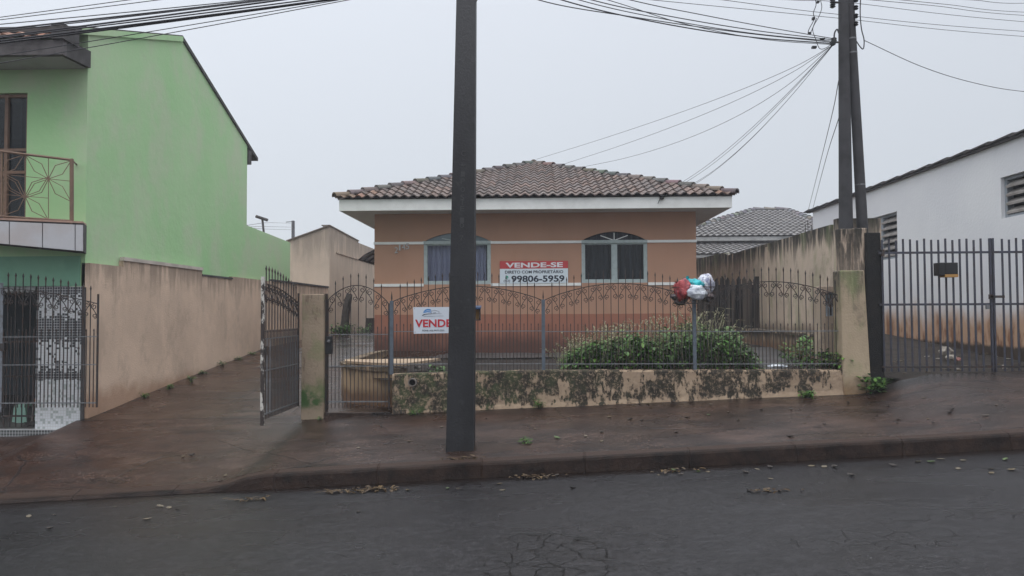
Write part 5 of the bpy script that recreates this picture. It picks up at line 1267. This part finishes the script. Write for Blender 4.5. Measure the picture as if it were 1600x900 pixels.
bag(1062, 466, TY-.02, (.11, .11, .085), 'bagdark', 31, 'dark rubbish bag hanging lowest beneath the red one', (1065, 480))
bag(1105, 462, TY-.02, (.085, .10, .085), 'bagdark', 37, 'dark grey bag at the right end of the basket under the printed one')

# drain pipe in the plinth
q = at(645, 597, FY-.1)
mb = MB(); n_ = 20; rings = []
for (r_, y_) in ((.055, .0), (.055, -.06), (.043, -.06), (.043, .06)):
    rings.append([(q.x+r_*math.cos(2*math.pi*k/n_), FY-.10+y_, q.z+r_*math.sin(2*math.pi*k/n_)) for k in range(n_)])
for a, b in zip(rings, rings[1:]):
    for k in range(n_): mb.add([a[k], a[(k+1) % n_], b[(k+1) % n_], b[k]], [(0, 1, 2, 3)])
t = thing('drain_pipe', tuple(q), 'round pipe end poking out of the mouldy low wall near the gate', 'pipe')
mb.build('pipe', M['pvc'], t, smooth=False)
MB().tube([(q.x, FY-.104, q.z), (q.x, FY-.099, q.z)], .045, 20).build('dark_bore', M['room'], t)

# rubble and litter
def chunk(p, r, seed, m, name, label, cat, group=None):
    mb = blob((p.x, p.y, p.z+r[2]*.5), r, seed, .5, 2); o = mb.build(name, m); prop(o, label, cat, group)
chunk(at(1478, 553, 12.4), (.10, .08, .09), 2, M['stone'], 'rubble_block', 'larger pale stone lump lying behind the bar gate', 'rubble')
chunk(at(1486, 561, 12.0), (.09, .07, .05), 5, M['stone'], 'rubble_block', 'smaller flat pale lump just below the larger one behind the bar gate', 'rubble')
chunk(at(1497, 563, 11.9), (.06, .05, .03), 6, dirty('pinkish_rag', (.30, .15, .13), None, .9), 'rag', 'dull pink rag beside the pale lumps behind the bar gate', 'rag')
for i in range(46):                      # small debris on the lot
    X = random.uniform(4.9, 8.2); Y = random.uniform(10.3, 13); m_ = random.choice([M['drylight'], M['dryleaf'], M['darkleaf'], M['stone']])
    mb = blob((X, Y, lot_z(X, Y)+.012), (random.uniform(.02, .06), random.uniform(.02, .05), random.uniform(.008, .02)), i, .5, 1)
    o = mb.build('debris', m_); prop(o, 'small scrap of debris on the dark ground behind the bar gate', 'debris', 'debris on the lot behind the bar gate')
chunk(at(1216, 573, 11.3), (.16, .10, .025), 9, M['bagwhite'], 'crumpled_bag', 'flattened white plastic bag lying on the yard behind the fence', 'litter')
chunk(at(653, 576, 10.9), (.04, .03, .03), 10, M['stone'], 'pebble', 'white pebble in the bed left of the near pole', 'pebble')
o = MB().box(*pbox(1251, 545, 1282, 547.5, 11.2, .12)).build('board', M['stone']); prop(o, 'short pale board lying among the shrubs by the meter cabinet', 'board')

# fallen leaves: seven curled leaf shapes, copied about
def leaf_mesh(seed, m, L=.085):
    random.seed(seed); mb = MB(); n_ = 5; cu = random.uniform(.2, .9)
    for i in range(n_): pass
    rows = []
    for i in range(n_+1):
        q = i/n_; w = .32*math.sin(math.pi*min(.98, q*.95+.03))**.8*L; x = (q-.5)*L; z = .004+cu*.25*L*(2*q-1)**2+random.uniform(0, .004)
        rows.append([Vector((x, -w, z+w*cu*.6)), Vector((x, 0, z)), Vector((x, w, z+w*cu*.9))])
    for a, b in zip(rows, rows[1:]):
        for k in range(2): mb.add([a[k], b[k], b[k+1], a[k+1]], [(0, 1, 2, 3)])
    return mb
random.seed(11)
leafpx_walk = [(1012, 632), (1017, 638), (1111, 632), (1003, 657), (1074, 653), (1107, 649), (1138, 644), (1153, 657), (1057, 676), (1258, 662), (1288, 663), (1325, 630), (1358, 622), (1388, 635), (1370, 650), (1404, 656), (1402, 662), (1484, 645), (1450, 655), (1458, 661), (1236, 640), (952, 652), (862, 655), (836, 671), (870, 685), (1540, 650), (1557, 633), (1235, 683), (1488, 640), (1443, 622), (760, 655), (690, 668), (985, 656), (1190, 640), (940, 676), (915, 682), (300, 712), (286, 714), (352, 744), (940, 690), (560, 700), (640, 690)]
leafpx_road = [(264, 794), (277, 797), (345, 752), (1165, 739), (1183, 734), (1203, 731), (1268, 729), (1288, 730), (1304, 731), (1395, 728), (1434, 722), (1455, 723), (1470, 718), (1505, 720), (1497, 733), (1548, 733), (1571, 719), (1549, 740), (1029, 743), (1052, 735), (1056, 738), (1091, 738), (1106, 738), (1064, 742), (895, 764), (870, 744), (785, 767), (780, 757), (716, 764), (699, 764), (637, 767), (250, 792), (180, 793), (1330, 744), (1204, 749), (1580, 735), (560, 800), (230, 812), (85, 806), (45, 808), (78, 827)]
protos = []
for px, py in leafpx_walk+leafpx_road:
    p = on_ground(px, py); onroad = py > 715 and (px, py) in leafpx_road
    rnd = random.Random(px*31+py)
    key = rnd.randrange(7)
    while len(protos) < 7:
        k = len(protos); mm = [M['drylight'], M['dryleaf'], M['greenleaf'], M['darkleaf'], M['drylight'], M['dryleaf'], M['darkleaf']][k]
        o = leaf_mesh(k+3, mm).build('fallen_leaf', mm); protos.append([o, False])
    pr_, used = protos[key]
    o = pr_
    if used: o = pr_.copy(); COL.objects.link(o)
    protos[key][1] = True
    o.location = p+Vector((0, 0, .003)); o.rotation_euler = (rnd.uniform(-.15, .15), rnd.uniform(-.15, .15), rnd.uniform(0, 6.28)); o.scale = (rnd.uniform(.45, 1.0),)*3
    kind_ = ['pale dry', 'brown dry', 'greenish', 'dark wet', 'pale curled', 'brown curled', 'dark crumpled'][key]
    zone = ('on the far left', 'left of the near pole', 'just right of the near pole', 'below the low mouldy wall', 'below the beige pillar', 'below the bar gate')[sum(px > q for q in (380, 700, 860, 1180, 1380))]
    if onroad: prop(o, '%s fallen leaf on the wet asphalt, %s' % (kind_, zone), 'leaf', 'fallen leaves on the road')
    else: prop(o, '%s fallen leaf on the brown pavement, %s' % (kind_, zone), 'leaf', 'fallen leaves on the pavement')
for k, (o, used) in enumerate(protos):
    if not used: bpy.data.objects.remove(o)
random.seed(5)
def litter_pile(px, py, rx, ry, n_, label):
    p = on_ground(px, py); mb = MB()
    for i in range(n_):
        X = p.x+random.gauss(0, rx); Y = p.y+random.gauss(0, ry); z = H(X, Y)+random.uniform(.004, .03)
        if Y > KY-.02: Y = KY-.04
        an = random.uniform(0, 6.28); leaf_at(mb, Vector((X, Y, z)), Vector((math.cos(an), math.sin(an), random.uniform(-.05, .3))), random.uniform(.04, .09), random.uniform(.02, .045), random.choice([(1, 1, 1), (.35, .3, .25), (.6, .5, .35), (1.2, 1.1, .8)]))
    nm = NM('leaf_litter', .8, .2); nm.color(nm.mix(1.0, nm.attr(), (.085, .062, .04), 'MULTIPLY')); o = mb.build('leaf_pile', nm.m); prop(o, label, 'leaf litter', kind='stuff')
litter_pile(580, 768, .13, .035, 70, 'drift of dead leaves on the asphalt left of the near pole')
litter_pile(520, 770, .06, .03, 26, 'small clump of dead leaves left of the larger drift')
litter_pile(388, 783, .10, .02, 26, 'thin line of dead leaves on the left part of the road')
litter_pile(840, 747, .12, .03, 40, 'pinkish leaf litter at the kerb right of the near pole')
litter_pile(1050, 738, .10, .03, 18, 'scattered leaf bits by the kerb below the low wall')
litter_pile(1200, 769, .10, .03, 16, 'twigs and leaf bits around the small pothole in the road')
litter_pile(730, 706, .13, .05, 30, 'rust-brown litter around the foot of the near pole')

# ------------------------------------------------------------------ overhead cables
def cable(pts, r, label, group=None, n_=10, mt='cable'):
    """smooth curve through the points"""
    P_ = [Vector(p) for p in pts]; o_ = []
    Q = [P_[0]*2-P_[1]]+P_+[P_[-1]*2-P_[-2]]
    for i in range(1, len(Q)-2):
        for k in range(n_):
            t = k/n_; a, b, c, d = Q[i-1], Q[i], Q[i+1], Q[i+2]
            o_.append(.5*((2*b)+(c-a)*t+(2*a-5*b+4*c-d)*t*t+(3*b-a-3*c+d)*t**3))
    o_.append(P_[-1]); mb = MB().tube(o_, r*.78, 5)
    return prop(mb.build('overhead_cable', M[mt], smooth=True), label, 'cable', group)
LWN = [0]
ORD = ('first', 'second', 'third', 'fourth', 'fifth', 'sixth')
GL = 'cables running left from the near pole'
def left_wire(xa, ya, xb, yb, Y, r, c=.0018, label=None):
    label = label or 'black cable, %s from the top, in the bundle crossing the green roof' % ('third', 'fourth', 'fifth', 'sixth', 'seventh', 'eighth', 'ninth')[LWN[0]]; LWN[0] += 1 if 'in the bundle crossing' in label else 0
    A, B = at(xa, ya, Y), at(xb, yb, Y); s = (A.z-B.z)/(A.x-B.x); pts = []
    X = -.85
    for k in range(14):
        X = -.85-34*k/13; pts.append((X, Y, A.z+s*(X-A.x)+c*(X-A.x)*(X-B.x)))
    return cable(pts, r, label or 'black cable in the bundle crossing above the green house from the near pole', GL, 5)
lw_ = [(200, 0, 0, 27, 8.35, .006, 'highest thin cable in the top left corner of the sky'), (262, -2, 0, 31, 8.35, .006, 'second thin cable from the top in the top left corner'),
       (390, 0, 0, 38, 8.2, .007, None), (400, 1, 0, 46, 8.15, .012, None), (420, 0, 0, 49, 8.1, .008, None), (440, 0, 0, 57, 8.1, .013, None),
       (480, 0, 60, 52, 8.05, .010, None), (520, -1, 100, 52, 8.2, .015, None), (560, -6, 100, 55, 8.25, .014, None), (530, 0, 120, 68, 8.2, .006, 'slack thin cable dipping below the thick bundle above the green gable'), (545, 0, 130, 76, 8.0, .006, 'lowest thin cable crossing the green gable wall')]
for a in lw_: left_wire(*a[:6], label=a[6])
GR = 'cables strung between the near pole and the twin poles'
for i, (xa, ya, xb, yb, mid, r) in enumerate([(842, 0, 1300, 66, 6, .008), (878, 0, 1300, 68, 12, .010), (905, 0, 1298, 64, 9, .007), (925, 0, 1300, 62, 6, .008), (950, 0, 1304, 70, 15, .006), (985, 0, 1300, 60, 2, .007)]):
    A = at(xa, ya, 8.75); B = at(xb, yb, 10.45); n0 = Vector((-.72, 8.1, 0)); dz_ = A.z+(A.z-B.z)*.10+.12; C0 = Vector((-.72, 8.1, dz_+.02*i))
    m1 = at(xa+(xb-xa)*.33, ya+(yb-ya)*.33+mid*.9, 9.3); m2_ = at(xa+(xb-xa)*.68, ya+(yb-ya)*.68+mid*.9, 9.9)
    cable([C0, A, m1, m2_, B], r, 'sagging dark cable to the twin poles, %s from the left along the top edge' % ORD[i], GR)
GU = 'upper lines passing the twin poles'
for i, (x0_, y0_, x1_, y1_, x2_, y2_) in enumerate(((1020, 0, 1306, 28, 1600, 57), (1130, 0, 1306, 22, 1600, 49), (1240, 0, 1335, 5, 1600, 34), (1340, -2, 1460, 9, 1600, 24), (1440, -4, 1520, 0, 1600, 5), (1370, -4, 1480, 7, 1600, 19))):
    a, b, c_ = at(x0_, y0_, 9.4), at(x1_, y1_, 10.5), at(x2_, y2_, 12.2); e_ = c_+(c_-b)*3; s_ = a+(a-b)*.8; e_.z += .25
    cable([s_, a, b, c_, e_], .0048, 'thin power line by the twin poles, %s from the bottom at the right edge' % ('first', 'second', 'third', 'fourth', 'sixth', 'fifth')[i], GU)
HUB = at(1302, 70, 10.45)
GD = 'service cables from the twin poles down to roofs'
for (x, y, Y, mx_, my_, lab) in ((838, 249, 19.5, 1098, 163, 'upper of three faint service cables reaching the roof ridge of the terracotta house'), (882, 256, 19.2, 1106, 176, 'middle of three faint service cables reaching the tiled roof ridge'), (905, 262, 18.8, 1102, 205, 'lower of three faint service cables reaching the tiled roof ridge')):
    e_ = at(x, y, Y); m_ = at(mx_, my_, 13.6); cable([HUB]+[HUB*(1-q)**2+(m_*2-HUB*.5-e_*.5)*2*q*(1-q)+e_*q*q for q in (.2, .4, .6, .8)]+[e_], .005, lab, GD)
for i, (x, y, o_) in enumerate(((1064, 286, -2), (1068, 287, 0), (1084, 289, 3), (1080, 289, 6))):
    e_ = at(x, y, 16.2); m_ = (HUB+e_)/2-Vector((0, 0, .16+.02*i)); cable([HUB]+[HUB*(1-q)**2+(m_*2-HUB*.5-e_*.5)*2*q*(1-q)+e_*q*q for q in (.2, .4, .6, .8)]+[e_], .0048, 'steep service cable to the terracotta house eave, %s from the left where it lands' % ('first', 'second', 'fourth', 'third')[i], 'steep service cables to the right eave')
cable([at(1312, 118, 10.6), at(1295, 200, 16), at(1262, 332, 30)], .009, 'faint left cable dropping from the twin poles to the grey tiled house', GD)
cable([at(1312, 180, 11.5), at(1290, 250, 18), at(1269, 330, 30)], .009, 'faint right cable dropping behind the twin poles to the grey tiled house', GD)
a = at(1350, 63, 10.5); cable([a, at(1440, 104, 11), at(1520, 129, 11.8), at(1600, 143, 12.6), at(1720, 150, 14)], .0065, 'single sagging cable falling right from the slanting pole', GD)
cable([at(1345, -10, 10.45), at(1344, 20, 10.45), at(1346, 45, 10.45), at(1350, 62, 10.45), at(1349, 76, 10.45), at(1344, 73, 10.45), at(1338, 64, 10.45)], .010, 'thick looped cable hanging right of the slanting pole', 'loops on the twin poles')
cable([at(1274, -2, 10.4), at(1275, 8, 10.4), at(1271, 20, 10.4), at(1272, 30, 10.4), at(1264, 46, 10.4), at(1263, 52, 10.4), at(1267, 50, 10.4), at(1272, 38, 10.4), at(1276, 28, 10.4)], .007, 'dangling cable loop with joints left of the twin poles', 'loops on the twin poles')
cable([at(1282, 0, 10.4), at(1284, 12, 10.4), at(1279, 27, 10.4), at(1270, 45, 10.4), at(1275, 62, 10.4), at(1281, 76, 10.4), at(1292, 74, 10.4), at(1303, 64, 10.4)], .006, 'longer dangling cable curving up to the straight pole', 'loops on the twin poles')
cable([at(1303, 66, 10.42), at(1304, 52, 10.42), at(1308, 46, 10.42), at(1311, 52, 10.42)], .014, 'short thick cable arch on the straight pole', 'loops on the twin poles')
for (x, y, w_, h_) in ((1272, 28, 4, 4), (1266, 51, 4, 3), (1279, 2, 4, 3), (1286, 60, 7, 2.2), (1273, 73, 7, 3.5), (1304, 64, 7, 6)):
    o = MB().box(*pbox(x-w_/2, y-h_/2, x+w_/2, y+h_/2, 10.38, .05)).build('cable_joint', M['plasticblack'], bevel=.004); prop(o, {(1272, 28): 'black cable joint halfway up the dangling cable loop left of the twin poles', (1266, 51): 'black cable joint at the bottom turn of the dangling cable loop', (1279, 2): 'black cable joint at the top edge of the sky left of the poles', (1286, 60): 'flat black cable joint on the uppermost cable reaching the twin poles', (1273, 73): 'black cable joint lying on the lowest cable left of the twin poles', (1304, 64): 'large black cable joint right against the straight round pole'}[(x, y)], 'cable joint', 'cable joints by the twin poles')
for dy in (0, 6, 10):
    cable([at(386, 352+dy*.4, 26), at(420, 348+dy, 40), at(457, 349+dy, 60)], .012, 'faint foggy cable between the aerial and the distant pole', 'faint far cables')

# ------------------------------------------------------------------ fog in the air
n = bpy.data.materials.new('fog'); n.use_nodes = True; n.node_tree.nodes.clear()
oo = n.node_tree.nodes.new('ShaderNodeOutputMaterial'); pv = n.node_tree.nodes.new('ShaderNodeVolumePrincipled')
pv.inputs['Color'].default_value = (.90, .93, 1.0, 1); pv.inputs['Density'].default_value = .0021; pv.inputs['Anisotropy'].default_value = 0.2
n.node_tree.links.new(pv.outputs[0], oo.inputs['Volume'])
HAZE = True
if HAZE:
    mb = MB().box(-70, -12, -7, 70, 75, 12); o = mb.build('haze', n); o['kind'] = 'stuff'; prop(o, 'thin even fog filling the street and fading the far roofs', 'fog')
SC.cycles.volume_bounces = 1; SC.cycles.use_denoising = True; SC.cycles.denoiser = 'OPENIMAGEDENOISE'; SC.cycles.denoising_input_passes = 'RGB_ALBEDO_NORMAL'; SC.cycles.denoising_prefilter = 'ACCURATE'; SC.cycles.adaptive_threshold = .005; SC.cycles.max_bounces = 6; SC.cycles.sample_clamp_indirect = 4
